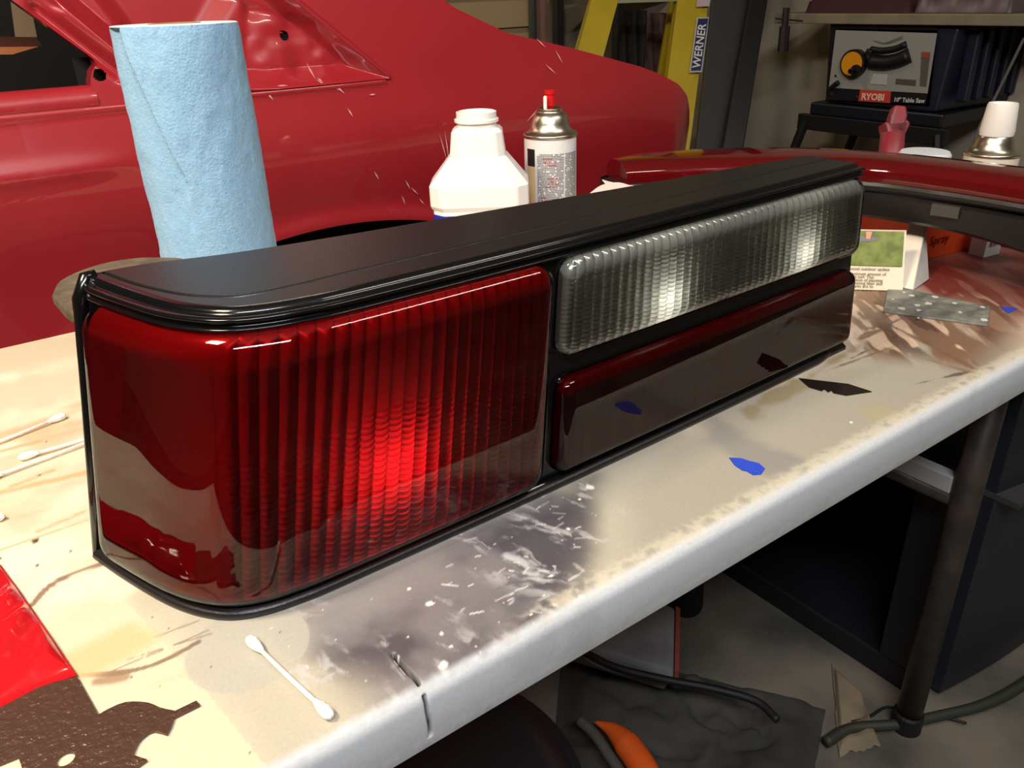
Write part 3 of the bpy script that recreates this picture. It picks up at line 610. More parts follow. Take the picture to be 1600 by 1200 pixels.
# rows above the belt line, with the pressed window surround
o_px = [(145, 142), (143, 130), (146, 112), (152, 103), (150, 94), (140, 86), (20, -2), (-60, -66), (-200, -175)]
ed = np.array([cz(u, v) for u, v in o_px])
zr = np.concatenate([np.linspace(belt, cz(0, 80)[1], 60), np.linspace(cz(0, 80)[1], belt + .62, 150)[1:]])
xl = np.interp(zr, ed[:, 1], ed[:, 0]); xl = np.where(zr < ed[0, 1], ed[0, 0] - .4 * 0, xl)
order = np.argsort(oz); xr = np.interp(zr, oz[order], ox[order]); top_slope = (ox[0] - ox[1]) / (oz[0] - oz[1])
xr = np.where(zr > oz[0], ox[0] + (zr - oz[0]) * top_slope, xr); xr = np.maximum(xr, xl + .05)
nc = 330; f = np.linspace(0, 1, nc); Xr = xl[:, None] * (1 - f) + xr[:, None] * f; Zr = np.repeat(zr[:, None], nc, 1)
rec = [cz(*q) for q in ((210, 140), (440, 134), (604, 121), (470, 5), (300, -140), (-60, -140), (100, 2), (205, 92))]
sdr = poly_sd(Xr, Zr, rec)
Yr = bulge(Xr, Zr) + .030 * (1 - sst(-.022, .002, sdr)) - .005 * np.exp(-((sdr - .004) / .004) ** 2)
r2 = [cz(*q) for q in ((215, 120), (330, 100), (390, 0), (330, -140), (60, -140), (190, 40))]
Yr = Yr + .018 * (1 - sst(-.03, .004, poly_sd(Xr, Zr, r2)))
r3 = line_d(Xr, Zr, [cz(100, 20), cz(205, 105)]); Yr = Yr - .006 * np.exp(-(r3 / .006) ** 2)
r3 = line_d(Xr, Zr, [cz(60, 15), cz(190, 118)]); Yr = Yr + .008 * np.exp(-(r3 / .007) ** 2)
dn = fbm(Xr, Zr, 13, 3, 51); Yr = Yr + (dn - .5) * .024 * (1 - sst(-.01, .004, np.maximum(sdr, poly_sd(Xr, Zr, [cz(*q) for q in ((385, 130), (600, 125), (520, 40), (400, 0))]))))
holes = [(cz(463, 57), .0075), (cz(158, 118), .0085)]
Fq = gridF(len(zr), nc, True); Xm, Zm = Xr.ravel()[Fq].mean(1), Zr.ravel()[Fq].mean(1); keep = np.ones(len(Fq), bool)
for (hx, hz), r in holes: keep &= np.hypot(Xm - hx, Zm - hz) > r * .9
mesh('window_surround', np.stack([Xr, Yr, Zr], -1).reshape(-1, 3), Fq[keep], paint, car, True)
# window sill lip along the belt left of the surround
sill_z = cz(0, 146)[1]
xx = np.linspace(-.9, ed[0, 0] + .004, 120)
rows = [np.stack([xx, bulge(xx, xx * 0 + belt) + a, xx * 0 + z_], -1) for a, z_ in ((0, belt), (-.002, belt + .3 * (sill_z - belt)), (.004, belt + .75 * (sill_z - belt)), (.012, sill_z), (.05, sill_z - .002), (.052, sill_z - .08))]
for k in (1, 2, 3): rows[k][:, 1] += .003 * (fbm(xx * 60, xx * 0 + k, 1, 3, 60 + k) - .5)
A = np.stack(rows, 1); mesh('window_sill', A.reshape(-1, 3), gridF(120, 6), paint, car, True)
def ret(name, line, dy, m):   # folded return flange behind an outline
    L_ = np.array(line); y0 = bulge(L_[:, 0], L_[:, 1]); A = np.stack([np.stack([L_[:, 0], y0 + k, L_[:, 1]], -1) for k in (0, dy)], 1)
    return mesh(name, A.reshape(-1, 3), gridF(len(L_), 2), m, car, True)
ret('rear_flange', list(zip(ox, oz)), .035, paint)
an = np.linspace(PI * .98, .02, 60); ret('arch_lip', [(arch_c[0] + arch_r * math.cos(a), arch_c[1] + arch_r * math.sin(a)) for a in an], .05, paint)
ret('pillar_flange', [tuple(q) for q in ed], .03, paint)
scf = mat('bare_scuff', (214, 150, 146), .6); mb = MB()
for q_ in (((481, 98), (494, 124)), ((494, 124), (518, 138)), ((497, 122), (505, 128)), ((518, 128), (530, 142)), ((524, 132), (538, 147)), ((575, 148), (586, 147)), ((540, 168), (548, 182)), ((580, 266), (589, 280)), ((630, 280), (640, 296)), ((640, 292), (653, 304)), ((627, 305), (634, 320)), ((688, 202), (697, 252)), ((680, 208), (693, 248)), ((416, 143), (427, 157)), ((433, 134), (452, 134)), ((655, 310), (664, 320)), ((560, 132), (604, 124)), ((870, 78), (880, 100)), ((815, 190), (835, 168)), ((842, 60), (856, 75)), ((852, 100), (868, 116))):
    a_, b_ = [np.array(cz(*w_)) for w_ in q_]; d_ = (b_ - a_) / np.linalg.norm(b_ - a_); n_ = np.array([-d_[1], d_[0]]) * .0013; m_ = (a_ + b_) / 2
    V = [(p_[0], float(bulge(p_[0], p_[1])) - .0022, p_[1]) for p_ in (a_, m_ + n_, b_, m_ - n_)]; mb.add(V, [(0, 3, 2, 1)])
mb.build('scuff_marks', scf, car)['kind'] = 'stuff'
dark = mat('dark_interior', (14, 11, 10), .9)
MB().box((-1.2, YC + .55, .1), (1.05, YC + .60, 1.75)).box((-1.2, YC + .12, .1), (1.0, YC + .55, .16)).build('inner_shell', dark, car)
MB().box((.15, YC + .14, .2), (.98, YC + .20, T + .02)).build('wheel_house', dark, car)
for (hx, hz), r in holes:
    MB().box((hx - .02, YC + .055, hz - .02), (hx + .02, YC + .058, hz + .02)).build('plug_back', dark, car)
pa, pb, pc_, pd = [aty(*q, YC + .30) for q in ((12, -40), (38, -40), (58, 58), (25, 58))]
MB().slab([pa, pb, pc_, pd], .01).build('trim_pillar', mat('taupe_trim', (150, 130, 108), .8), car)
pa, pb, pc_, pd = [aty(*q, YC + .28) for q in ((-200, 88), (-200, 76), (60, 73), (20, 85))]
MB().slab([pa, pb, pc_, pd], .02).build('trim_ledge', mat('orange_trim', (190, 120, 74), .8), car)
pa, pb, pc_, pd = [aty(*q, YC + .29) for q in ((-200, 75), (-200, 55), (56, 58), (66, 72))]
MB().slab([pa, pb, pc_, pd], .02).build('trim_ledge', mat('maroon_trim', (74, 34, 26), .8), car)

# ================================================================== second taillight, lens up, behind at the right
kb2 = [(.655, .735), (.718, .749), (.811, .711), (.896, .629), (.944, .529), (.963, .392), (.966, .28), (.955, .22)]
kf2 = [(.640, .690), (.700, .655), (.785, .590), (.850, .515), (.868, .43), (.871, .351), (.868, .28), (.866, .225)]
n2_ = 160; BK2, FR2 = cmr(kb2, n2_), cmr(kf2, n2_)
t2 = thing('taillight', 'second taillight with dark red lens lying face up behind the first', 'taillight', (.85, .5, T))
def xsec(name, prof, m, smooth=True, lo=0, hi=n2_, lab=None):
    rows = []
    for f_, z_, e in prof:
        d = BK2 - FR2; d = d / np.linalg.norm(d, axis=1)[:, None]; p = FR2 * (1 - f_) + BK2 * f_ + d * e
        zz = np.full(n2_, z_ + T) if not hasattr(z_, '__len__') else z_ + T
        rows.append(np.concatenate([p, zz[:, None]], 1)[lo:hi])
    A = np.stack(rows, 1); k_ = len(rows); mb_ = MB(); mb_.add(A.reshape(-1, 3), gridF(hi - lo, k_, True)); mb_.F += [tuple(range(k_)), tuple((hi - lo - 1) * k_ + q_ for q_ in range(k_))[::-1]]; mb_.M += [0, 0]
    o = mb_.build(name, m, t2, auto=50 if smooth else 0)
    if lab: o['label'] = lab
    return o
lensr = mat('deep_red_lens', (86, 6, 10), .06, coat=.6)
low = .062 - .022 * sst(.55, 1, np.linspace(0, 1, n2_))
xsec('red_lens', [(0, .1035, .003), (0, .112, .003), (0, .1165, .0045), (0, .119, .008), (.25, .1245, 0), (.5, .1265, 0), (.75, .1255, 0), (1, .121, -.008), (1, .116, -.003), (1, .1035, -.003)], lensr, lo=5, hi=n2_ - 3, lab='glossy dark red lens')
xsec('housing', [(1, .1035, -.01), (0, .1035, .01), (0, .1035, -.002), (0, .1000, -.004), (0, .0965, -.003), (0, .0935, .003), (0, .092, .006), (0, .088, -.001), (0, low + .004, .004), (0, low, .010), (1, .06, -.012), (1, .09, -.004), (1, .1035, 0)], black_satin, smooth=False)
MB().box((-.014, -.003, 0), (.014, .006, .012)).build('clip', mat('grey_clip', (70, 66, 62), .5), t2).data.transform(Matrix.Translation((.868, .42, T + .078)) @ Matrix.Rotation(-1.4, 4, 'Z'))

# ================================================================== things under / near the second taillight
# tent calendar card with a lawn picture
ct = atz(1330, 470); cal = thing('tent_card', 'folded desk calendar card with lawn photo and text, right of the taillight', 'calendar', (.84, .47, T))
A_ = atz(1286, 452)[:2]; B_ = atz(1410, 456)[:2]
d_ = (B_ - A_) / np.linalg.norm(B_ - A_); nrm = np.array([-d_[1], d_[0]]); 
if nrm[1] < 0: nrm = -nrm
HT = .060; LB = .028
A3 = np.array([*A_, T + .001]); B3 = np.array([*B_, T + .001]); up3 = np.array([*(nrm * LB), HT]); ln3 = np.linalg.norm(up3)
paper = mat('card_paper', (232, 216, 190), .8)
MB().slab([A3, B3, B3 + up3, A3 + up3], -.0012).build('card_front', paper, cal)
MB().slab([A3 + up3, B3 + up3, B3 + np.array([*(nrm * LB * 2), 0]), A3 + np.array([*(nrm * LB * 2), 0])], -.0012).build('card_back', paper, cal)
nf = np.cross(B3 - A3, up3); nf /= np.linalg.norm(nf); 
if nf[1] > 0: nf = -nf
def onc(a, b, e=.0006): return A3 + (B3 - A3) * a + up3 * b + nf * e
g_ = mat('lawn_print', (128, 138, 66), .7, noise=((96, 110, 46), 90, 5))
mesh('lawn_picture', [onc(0, .40, .0014), onc(.97, .40, .0014), onc(.97, .97, .0014), onc(0, .97, .0014)], [(0, 1, 2, 3)], g_, cal)
mesh('path_print', [onc(.1, .80, .0017), onc(.55, .80, .0017), onc(.68, .84, .0017), onc(.55, .88, .0017), onc(.1, .87, .0017)], [(0, 1, 2, 3, 4)], mat('road_print', (120, 116, 128), .7), cal)
mesh('leg_print', [onc(.50, .84, .0019), onc(.55, .84, .0019), onc(.57, .96, .0019), onc(.49, .96, .0019)], [(0, 1, 2, 3)], mat('skin_print', (214, 150, 120), .7), cal)
inkb = mat('dark_ink', (70, 56, 44), .7)
for k, (s_) in enumerate(('a seasonal outdoor update', 'the maximum amount of', 'different turf. This', 'the addition of planting', 'and removing later and', 'it the parks are to', 'or outlook that it')):
    text('card_text', s_, .0046, inkb, cal, onc(.22, .325 - k * .052 - .03 * (k > 0) - .03 * (k > 5), .0016), B3 - A3, up3, .0001)
# white folded paper strip and a smaller flap
ps = thing('paper_strip', 'tall white folded paper strip leaning beside the lawn calendar card', 'paper', (.85, .46, T))
q = [atz(1391, 448, .001), atz(1426, 453, .001)]
p1 = q[0]; p2 = q[1]; hh = .0560
tA = np.array(atz(1424, 342, hh)); tB = np.array(atz(1447, 346, hh))
MB().slab([p1, p2, tB, tA], .001).build('paper_front', mat('strip_paper', (240, 226, 204), .8), ps)
p3 = atz(1450, 436, .001); p4 = atz(1426, 446, .001)
MB().slab([p2, p3, tB + np.array([.004, .004, 0]), tB], .001).build('paper_flap', mat('strip_paper_grey', (196, 190, 182), .8), ps)
# orange red carton
ob = thing('carton', 'orange and red printed carton under the second taillight', 'box', (1.02, .55, T))
c1 = np.array(atz(1450, 420, 0)[:2]) ; e1 = np.array([.84, .54]); e1 /= np.linalg.norm(e1)
c1 = np.array([.925, .475]); e1 = np.array([.35, .94]) * 0 + np.array([.72, -.10]); e1 /= np.linalg.norm(e1); e2 = np.array([-e1[1], e1[0]])
LX, LY, LZ = .125, .085, .058
quad = [c1, c1 + e1 * LX, c1 + e1 * LX + e2 * LY, c1 + e2 * LY]
MB().prism([tuple(a) for a in quad], T, T + LZ).build('carton_body', mat('carton_orange', (232, 84, 34), .5), ob, bevel=.0008)
def oncb(a, z, e=.0006): return np.array([*(c1 + e1 * a - e2 * e), T + z])
mesh('carton_stripe', [oncb(0, 0), oncb(.016, 0), oncb(.016, LZ), oncb(0, LZ)], [(0, 1, 2, 3)], mat('carton_red', (190, 20, 16), .5), ob)
mesh('carton_stripe', [oncb(.016, .047), oncb(LX, .047), oncb(LX, LZ), oncb(.016, LZ)], [(0, 1, 2, 3)], mat('carton_pink', (220, 120, 96), .5), ob)
text('carton_print', 'Spray', .016, mat('carton_ink', (120, 24, 14), .5), ob, oncb(.026, .018, .0008), (*e1, 0), (0, 0, 1), .0001)
lb = np.array(atz(1517, 392, .0)[:2]); 
bb = thing('barcode_box', 'small white and grey box with printed barcode beside the orange carton', 'box', (1.09, .46, T))
c2 = np.array([1.010, .432]); MB().prism([tuple(c2), tuple(c2 + e1 * .03), tuple(c2 + e1 * .03 + e2 * .02), tuple(c2 + e2 * .02)], T, T + .040).build('box_body', mat('box_white', (196, 200, 206), .6), bb)
for k in range(7):
    a = .006 + k * .0024; w_ = (.0008, .0014, .0006)[k % 3]; P_ = [np.array([*(c2 + e1 * x_ - e2 * .0005), T + z_]) for x_, z_ in ((a, .012), (a + w_, .012), (a + w_, .030), (a, .030))]
    mesh('barcode_bar', P_, [(0, 1, 2, 3)], inkb, bb)
# grey steel spreader plate with dried paint
sp = px([(1388, 447), (1546, 482), (1543, 511), (1380, 489)]); gm = mat('spreader_steel', (104, 108, 100), .4, .25, noise=((150, 150, 140), 70, 4))
cxy = np.mean(sp, 0); t = thing('metal_plate', 'grey metal plate spotted with dried paint lying on the brown streaks', 'metal plate', (*cxy, T))
MB().prism(sp, T + .0002, T + .0022).build('plate', gm, t, bevel=.0004)
dm = mat('dried_paint', (200, 198, 186), .7); rs = np.random.default_rng(4)
for (u, v, r) in ((1412, 457, 1.2), (1395, 468, 1), (1435, 485, 1.5), (1408, 482, 2.2), (1461, 464, 2), (1492, 474, 1.6), (1435, 497, 1), (1424, 462, 2), (1535, 480, 1.4), (1538, 500, 2), (1500, 488, 1.2), (1450, 474, 2.4), (1433, 477, 1.8)):
    a = atz(u, v, .0023); pol = [(a[0] + .0016 * r * rs.uniform(.6, 1.3) * math.cos(k * PI / 4), a[1] + .0016 * r * rs.uniform(.6, 1.3) * math.sin(k * PI / 4)) for k in range(8)]
    MB().prism(pol, T + .0022, T + .0027).build('paint_spot', dm, t)
# blue tape scraps
tape = mat('blue_tape', (40, 70, 190), .6, bump=(.4, 300))
for pp, lab in (([(1139, 716), (1158, 717), (1170, 721), (1186, 725), (1195, 733), (1189, 742), (1177, 743), (1166, 737), (1160, 736), (1148, 728)], 'torn scrap of blue masking tape near the front table edge'), ([(1563, 480), (1590, 482), (1576, 490), (1572, 488)], 'tiny triangle of blue tape right of the metal plate')):
    P_ = px(pp); c0_ = np.mean(P_, 0); o = MB().prism([(a[0] - c0_[0], a[1] - c0_[1]) for a in P_], .0002, .0007).build('tape_scrap', tape); o.location = (*c0_, T); tag(o, lab, 'tape')
# utility blade
P_ = px([(1248, 592), (1325, 601), (1362, 613), (1322, 619), (1302, 615), (1299, 611), (1294, 614), (1288, 609), (1284, 612), (1264, 606)]); c0_ = np.mean(P_, 0)
o = MB().prism([(a[0] - c0_[0], a[1] - c0_[1]) for a in P_], .0002, .0009).build('knife_blade', mat('blade_steel', (50, 42, 38), .2, .6)); o.location = (*c0_, T); tag(o, 'dark notched utility knife blade lying beside the dark red lens', 'blade')

# ================================================================== cotton swabs
cot = mat('cotton', (250, 248, 240), .95, bump=(.6, 600)); stk = mat('swab_stick', (240, 236, 222), .6)
def swab(a, b, lab, ends=(1, 1)):
    a = np.array(atz(*a, .0032)); b = np.array(atz(*b, .0032)); d = (b - a) / np.linalg.norm(b - a); Lw = np.linalg.norm(b - a)
    t = thing('cotton_swab', lab, 'cotton swab', ((a + b) / 2)[:2].tolist() + [T], 'cotton swabs on the table')
    MB().tube([a + d * .004, a + d * Lw / 2 + np.array([0, 0, -.0006]), b - d * .004], .00125, 10).build('stick', stk, t, smooth=True)
    for p_, s_, en in ((a, 1, ends[0]), (b, -1, ends[1])):
        if not en: continue
        MB().tube([p_ + d * s_ * k for k in (0, .0008, .0025, .006, .010, .0135, .015)], [.0006, .0018, .0029, .0031, .0026, .0017, .0013], 14).build('cotton_tip', cot, t, smooth=True)
swab((387, 996), (519, 1121), 'white cotton swab lying in front of the taillight corner')
swab((103, 648), (-60, 712), 'white cotton swab furthest back at the left table side')
swab((175, 676), (-30, 752), 'white cotton swab partly behind the taillight, second from the back')
swab((28, 716), (215, 662), 'white cotton swab with fluffy tip at left, running behind the taillight')
swab((8, 806), (-160, 838), 'white cotton swab at the left frame edge, only its tip showing')

# ================================================================== red sleeve and steel cut-out tool at the bottom left
sc_ = thing('scraper_tool', 'brown steel contour scraper with cut-out profile and red vinyl sleeve', 'tool', (*atz(60, 1100)[:2], T))
def smooth_px(pts, n): return [tuple(a) for a in cmr(px(pts), n)]
plate = px([(-70, 1160), (-20, 1080), (60, 1075), (122, 1062), (140, 1094), (155, 1121)]) + smooth_px([(155, 1121), (175, 1110), (200, 1101), (232, 1102), (252, 1110), (275, 1115)], 14)[1:] + px([(308, 1099), (313, 1105), (273, 1125), (268, 1140), (262, 1151)]) + smooth_px([(262, 1151), (240, 1146), (222, 1158), (213, 1172), (209, 1184)], 10)[1:] + px([(231, 1191), (216, 1202), (190, 1240), (60, 1300), (45, 1230), (30, 1186), (-40, 1215)])
ppl = MB().prism(plate, T + .0003, T + .0020).build('steel_plate', mat('pitted_steel', (92, 66, 54), .32, .4, bump=(.7, 260)), sc_)
hc = np.array(atz(104, 1190)[:2]); hole_o = bpy.data.objects.new('cutter', bpy.data.meshes.new('cutter')); bm = bmesh.new(); bmesh.ops.create_cone(bm, cap_ends=True, segments=28, radius1=.0040, radius2=.0040, depth=.02); bmesh.ops.translate(bm, verts=bm.verts, vec=(hc[0], hc[1], T)); bm.to_mesh(hole_o.data); bm.free(); COL.objects.link(hole_o)
ppl.matrix_parent_inverse = Matrix.Identity(4); ppl.parent = None
md = ppl.modifiers.new('b', 'BOOLEAN'); md.object = hole_o; md.operation = 'DIFFERENCE'; md.solver = 'EXACT'
dg = bpy.context.evaluated_depsgraph_get(); me2 = bpy.data.meshes.new_from_object(ppl.evaluated_get(dg)); ppl.modifiers.clear(); ppl.data = me2; bpy.data.objects.remove(hole_o)
ppl.parent = sc_; ppl.matrix_parent_inverse = Matrix.Translation(-Vector(sc_.location))
red_v = mat('red_vinyl', (196, 24, 32), .16, coat=.4)
slv = px([(-120, 850), (0, 884), (30, 925), (75, 990), (122, 1060), (60, 1080), (0, 1112), (-110, 1160)])
# pillowy sleeve
cs_ = np.mean(slv, 0); rings = 9; dens = [tuple(a) for a in np.array([np.array(slv[i]) * (1 - f_) + np.array(slv[(i + 1) % len(slv)]) * f_ for i in range(len(slv)) for f_ in np.linspace(0, 1, 12, endpoint=False)])]
V = []; F = []; nD = len(dens)
for k in range(rings):
    s_ = 1 - (k / rings) ** 1.2 * .97; h_ = .0012 + .0075 * math.sqrt(1 - (1 - k / (rings - 1)) ** 2) if k else .0012
    for i, (x_, y_) in enumerate(dens):
        X_, Y_ = cs_[0] + (x_ - cs_[0]) * s_, cs_[1] + (y_ - cs_[1]) * s_; wv_ = .0022 * math.sin((X_ * .55 - Y_ * .4) * 420 + 1.2 * math.sin(Y_ * 90)) * min(1, k / 3)
        V.append((X_, Y_, T + h_ + wv_ + (.0003 if k == 0 else 0)))
for k in range(rings - 1):
    for i in range(nD): j = (i + 1) % nD; F.append((k * nD + i, k * nD + j, (k + 1) * nD + j, (k + 1) * nD + i))
F.append(tuple((rings - 1) * nD + i for i in range(nD)))
V += [(x_, y_, T + .0021) for x_, y_ in dens]; 
for i in range(nD): j = (i + 1) % nD; F.append((rings * nD + j - 0, rings * nD + i, i, j)) if False else F.append((rings * nD + i, rings * nD + j, j, i))
slo = mesh('vinyl_sleeve', V, F, red_v, sc_, True); slo['label'] = 'glossy red vinyl sleeve'

# ================================================================== small things behind
wd = mat('white_film', (225, 190, 180), .6)
for pts, wd_, lab in (([(922, 302), (940, 294), (965, 290), (985, 291)], .0035, 'curled white plastic shred lowest behind the black rim'), ([(941, 281), (952, 288), (975, 293), (1002, 292)], .0032, 'curled white plastic shred above the other by the spray can')):
    P_ = [atd(u, v, .88) for u, v in pts]; P_ = cmr(P_, 14); mb = MB(); V = []; 
    for i, p_ in enumerate(P_):
        s_ = math.sin(PI * (i + .4) / 14.4) * wd_; V += [tuple(p_ + np.array([.3 * s_, .4 * s_, s_])), tuple(p_ - np.array([.3 * s_, .4 * s_, s_]))]
    o = mb.add(V, [(2 * i, 2 * i + 1, 2 * i + 3, 2 * i + 2) for i in range(13)]).build('plastic_shred', wd); so = o.modifiers.new('s', 'SOLIDIFY'); so.thickness = .0006; tag(o, lab, 'scrap')
cc2 = np.array([1.135, .505]); cw = spray_can(cc2, .128, .0325, mat('can_white2', (214, 206, 186), .4), 'aerosol can with white cap behind the second taillight')
MB().lathe([(.020, -.006), (.0205, .0), (.0178, .031), (.0168, .0335), (.0145, .0335), (.0140, .030), (.001, .030)], (cc2[0], cc2[1], T + .128), 40).build('cap', mat('cap_white', (236, 230, 220), .5), cw, auto=35)
jp = np.array(atz(1452, 240, .1065)) + np.array([.012, .012, 0]); jr = thing('jar', 'jar with a flat white lid between red clamp and white-capped can', 'jar', (jp[0], jp[1], T))
MB().lathe([(.001, 0), (.028, 0), (.030, .003), (.030, .088), (.027, .094)], (jp[0], jp[1], T), 40).build('jar_body', mat('jar_brown', (40, 34, 30), .3), jr, auto=35)
MB().lathe([(.0305, .090), (.0315, .092), (.0315, .103), (.029, .1065), (.001, .107)], (jp[0], jp[1], T), 40).build('lid', mat('lid_white', (206, 212, 214), .5), jr, auto=35)
# red clamp, standing
kp = np.array(atd(1398, 232, 1.06)); kz = kp[2]
kl = thing('spring_clamp', 'dusty red plastic spring clamp handle sticking up behind the second taillight', 'clamp', (kp[0], kp[1], T))
rp = mat('dusty_red_plastic', (128, 28, 40), .45, noise=((112, 50, 54), 60, 3))
def kpt(u, v): return np.array(atd(u, v, 1.06))
rx = (kpt(1410, 200) - kpt(1390, 200)) / 20
def bar(name, pts, th_):
    F_ = [kpt(*q_) for q_ in pts]; MB().slab(F_, th_).build(name, rp, kl, bevel=.003, seg=3)
bar('handle', [(1399, 163), (1417, 165), (1419, 180), (1412, 208), (1396, 206), (1390, 196), (1393, 180)], .016)
bar('handle', [(1383, 189), (1394, 192), (1400, 208), (1410, 209), (1416, 184), (1424, 192), (1414, 212), (1388, 209)], .024)
zb = kpt(1395, 205); MB().tube([(kp[0], kp[1], T + .004), (kp[0], kp[1], zb[2] * .5 + T * .5), (zb[0], zb[1], zb[2])], [.019, .0165, .015], 20).build('clamp_jaw', rp, kl, smooth=True)
# grey rag beside the can
rg = np.array([1.125, .40]); n_ = 40; gx = np.linspace(-1, 1, n_); GX, GY = np.meshgrid(gx, gx, indexing='ij'); rr2 = np.hypot(GX, GY)
GZ = .100 * np.maximum(0, 1 - rr2 ** 2.2) * (.75 + .5 * fbm(GX, GY, 2.2, 3, 71)) + .002
V = np.stack([rg[0] + .055 * GX, rg[1] + .06 * GY, T + GZ], -1).reshape(-1, 3)
o = mesh('rag', V - np.array([rg[0], rg[1], T]), gridF(n_, n_), mat('grey_rag', (92, 90, 92), .95, bump=(1, 200)), None, True); o.location = (rg[0], rg[1], T); tag(o, 'crumpled dark grey rag beside the white-capped can', 'rag')

# ================================================================== step ladder
def lad(u, v, k=0): return np.array(atd(u, v, 3.05 + k))
yel = mat('yellow_fibreglass', (190, 164, 20), .4, noise=((180, 156, 24), 8, 3))
l0, l1 = lad(945, 0), lad(905, 150); r0_, r1_ = lad(1083, 0), lad(1052, 240)
ld = thing('step_ladder', 'yellow fibreglass step ladder leaning behind the red car', 'ladder', (2.1, 2.2, 0))
side = np.array([.80, -.58, 0]) ; fw = np.array([.52, .74, -.1])
def rail(a, b, wd_, nm):
    d = (b - a) / np.linalg.norm(b - a); k0 = (2.35 - a[2]) / d[2]; k1 = (0.0 - a[2]) / d[2]; A1, B1 = a + d * k0, a + d * k1
    mb = MB(); s = side * wd_ / 2; f_ = np.array([.55, .83, 0]) * .03
    def chan(off0, off1, dep0, dep1):
        C_ = [s * off0 + f_ * dep0, s * off1 + f_ * dep0, s * off1 + f_ * dep1, s * off0 + f_ * dep1]; V_ = [A1 + c_ for c_ in C_] + [B1 + c_ for c_ in C_]
        mb.add(V_, [(0, 1, 2, 3), (7, 6, 5, 4), (0, 4, 5, 1), (1, 5, 6, 2), (2, 6, 7, 3), (3, 7, 4, 0)])
    chan(-1, 1, 0, .2); chan(-1, -.82, .2, 2); chan(.82, 1, .2, 2)
    return mb.build(nm, yel, ld), A1, B1
_, a1, b1 = rail(l0, l1, .105, 'side_rail'); _, a2, b2 = rail(r0_, r1_, .120, 'side_rail')
for k in range(8):
    z_ = lad(1000, 4)[2] - 1.2 + k * .30; f1 = (z_ - b1[2]) / (a1[2] - b1[2]); f2 = (z_ - b2[2]) / (a2[2] - b2[2]); p1 = b1 + (a1 - b1) * f1; p2 = b2 + (a2 - b2) * f2
    e_ = np.array([.55, .83, 0]) * .075
    MB().slab([p1 + e_ * .15, p2 + e_ * .15, p2 + e_, p1 + e_], .02).build('step', mat('step_aluminium', (150, 146, 120), .4, .5), ld)
for s0 in ((b1, a1), (b2, a2)):
    e_ = np.array([.55, .83, 0]) * .45; MB().tube([s0[0] + e_ * 1.2, s0[1] + e_ * .1], .018, 8).build('rear_rail', yel, ld)
# sticker with sideways lettering
s_a, s_b = lad(1098, 27, -.02), lad(1086, 113, -.02); dd = (s_a - s_b); dd /= np.linalg.norm(dd); sx = side
stq = [s_b - sx * .022, s_b + sx * .026, s_a + sx * .026, s_a - sx * .022]
MB().slab(stq, -.002).build('sticker', mat('sticker_silver', (186, 184, 180), .4), ld)
q2 = [s_b - sx * .017 + dd * .006, s_b + sx * .021 + dd * .006, s_a + sx * .021 - dd * .006, s_a - sx * .017 - dd * .006]
nn = np.cross(sx, dd); nn = nn / np.linalg.norm(nn); 
if nn[1] > 0: nn = -nn
MB().slab([p_ + nn * .0025 for p_ in q2], -.001).build('sticker_field', mat('sticker_blue', (30, 36, 90), .4), ld)
text('sticker_text', 'WERNER', .042, mat('sticker_white', (220, 220, 214), .4), ld, s_b + dd * .012 + sx * .016 + nn * .0045, dd, -sx, .0004, bold=.0006)
s_a, s_b = lad(1104, -12, -.02), lad(1100, 10, -.02)
MB().slab([s_b - sx * .03, s_b + sx * .02, s_a + sx * .02, s_a - sx * .03], -.002).build('sticker', mat('sticker_pink', (190, 170, 180), .4), ld)

# dark clutter shelf behind the ladder, cloth strips
cl = thing('shelving_unit', 'dark steel shelving unit behind the yellow ladder', 'shelf', (2.4, 3.4, 0))
for (u0, u1, v) in ((868, 1062, 8), (868, 1062, 150)):
    a, b = atd(u0, v, 3.9), atd(u1, v, 3.9); z_ = a[2]
    MB().slab([(a[0], a[1], z_), (b[0], b[1], z_), (b[0] + .2, b[1] + .3, z_), (a[0] + .2, a[1] + .3, z_)], .035).build('shelf', mat('shelf_board', (110, 92, 70), .8), cl)
for u0 in (872, 965, 1060):
    a = atd(u0, 60, 3.9); MB().box((a[0] - .02, a[1] - .02, 0), (a[0] + .02, a[1] + .02, 2.2)).build('post', dark_iron, cl)
for u0, u1, v0, v1, c_, lab in ((965, 1003, 16, 170, (28, 26, 26), 'black garment bag hanging behind the ladder steps'), (1003, 1048, 20, 140, (74, 50, 46), 'brown and pinkish cloth hanging behind the right ladder rail')):
    D_ = 3.5 if u0 < 1000 else 3.66; A4 = [atd(u0, v1, D_), atd(u1, v1, D_), atd(u1 + 4, v0, D_), atd(u0 + 4, v0, D_)]
    n_ = 16; V = []
    for i in range(n_):
        for j in range(n_):
            a_, b_ = i / (n_ - 1), j / (n_ - 1); p_ = (A4[0] * (1 - a_) + A4[1] * a_) * (1 - b_) + (A4[3] * (1 - a_) + A4[2] * a_) * b_
            V.append(p_ + fw * .02 * math.sin(a_ * 14 + b_ * 3))
    o = mesh('hanging_cloth', np.array(V) - V[0], gridF(n_, n_), mat('cloth%d' % u0, c_, .9, noise=((120, 92, 86) if u0 > 1000 else (20, 18, 18), 9, 3)), None, True); o.location = tuple(V[0]); so = o.modifiers.new('s', 'SOLIDIFY'); so.thickness = .01; tag(o, lab, 'cloth')
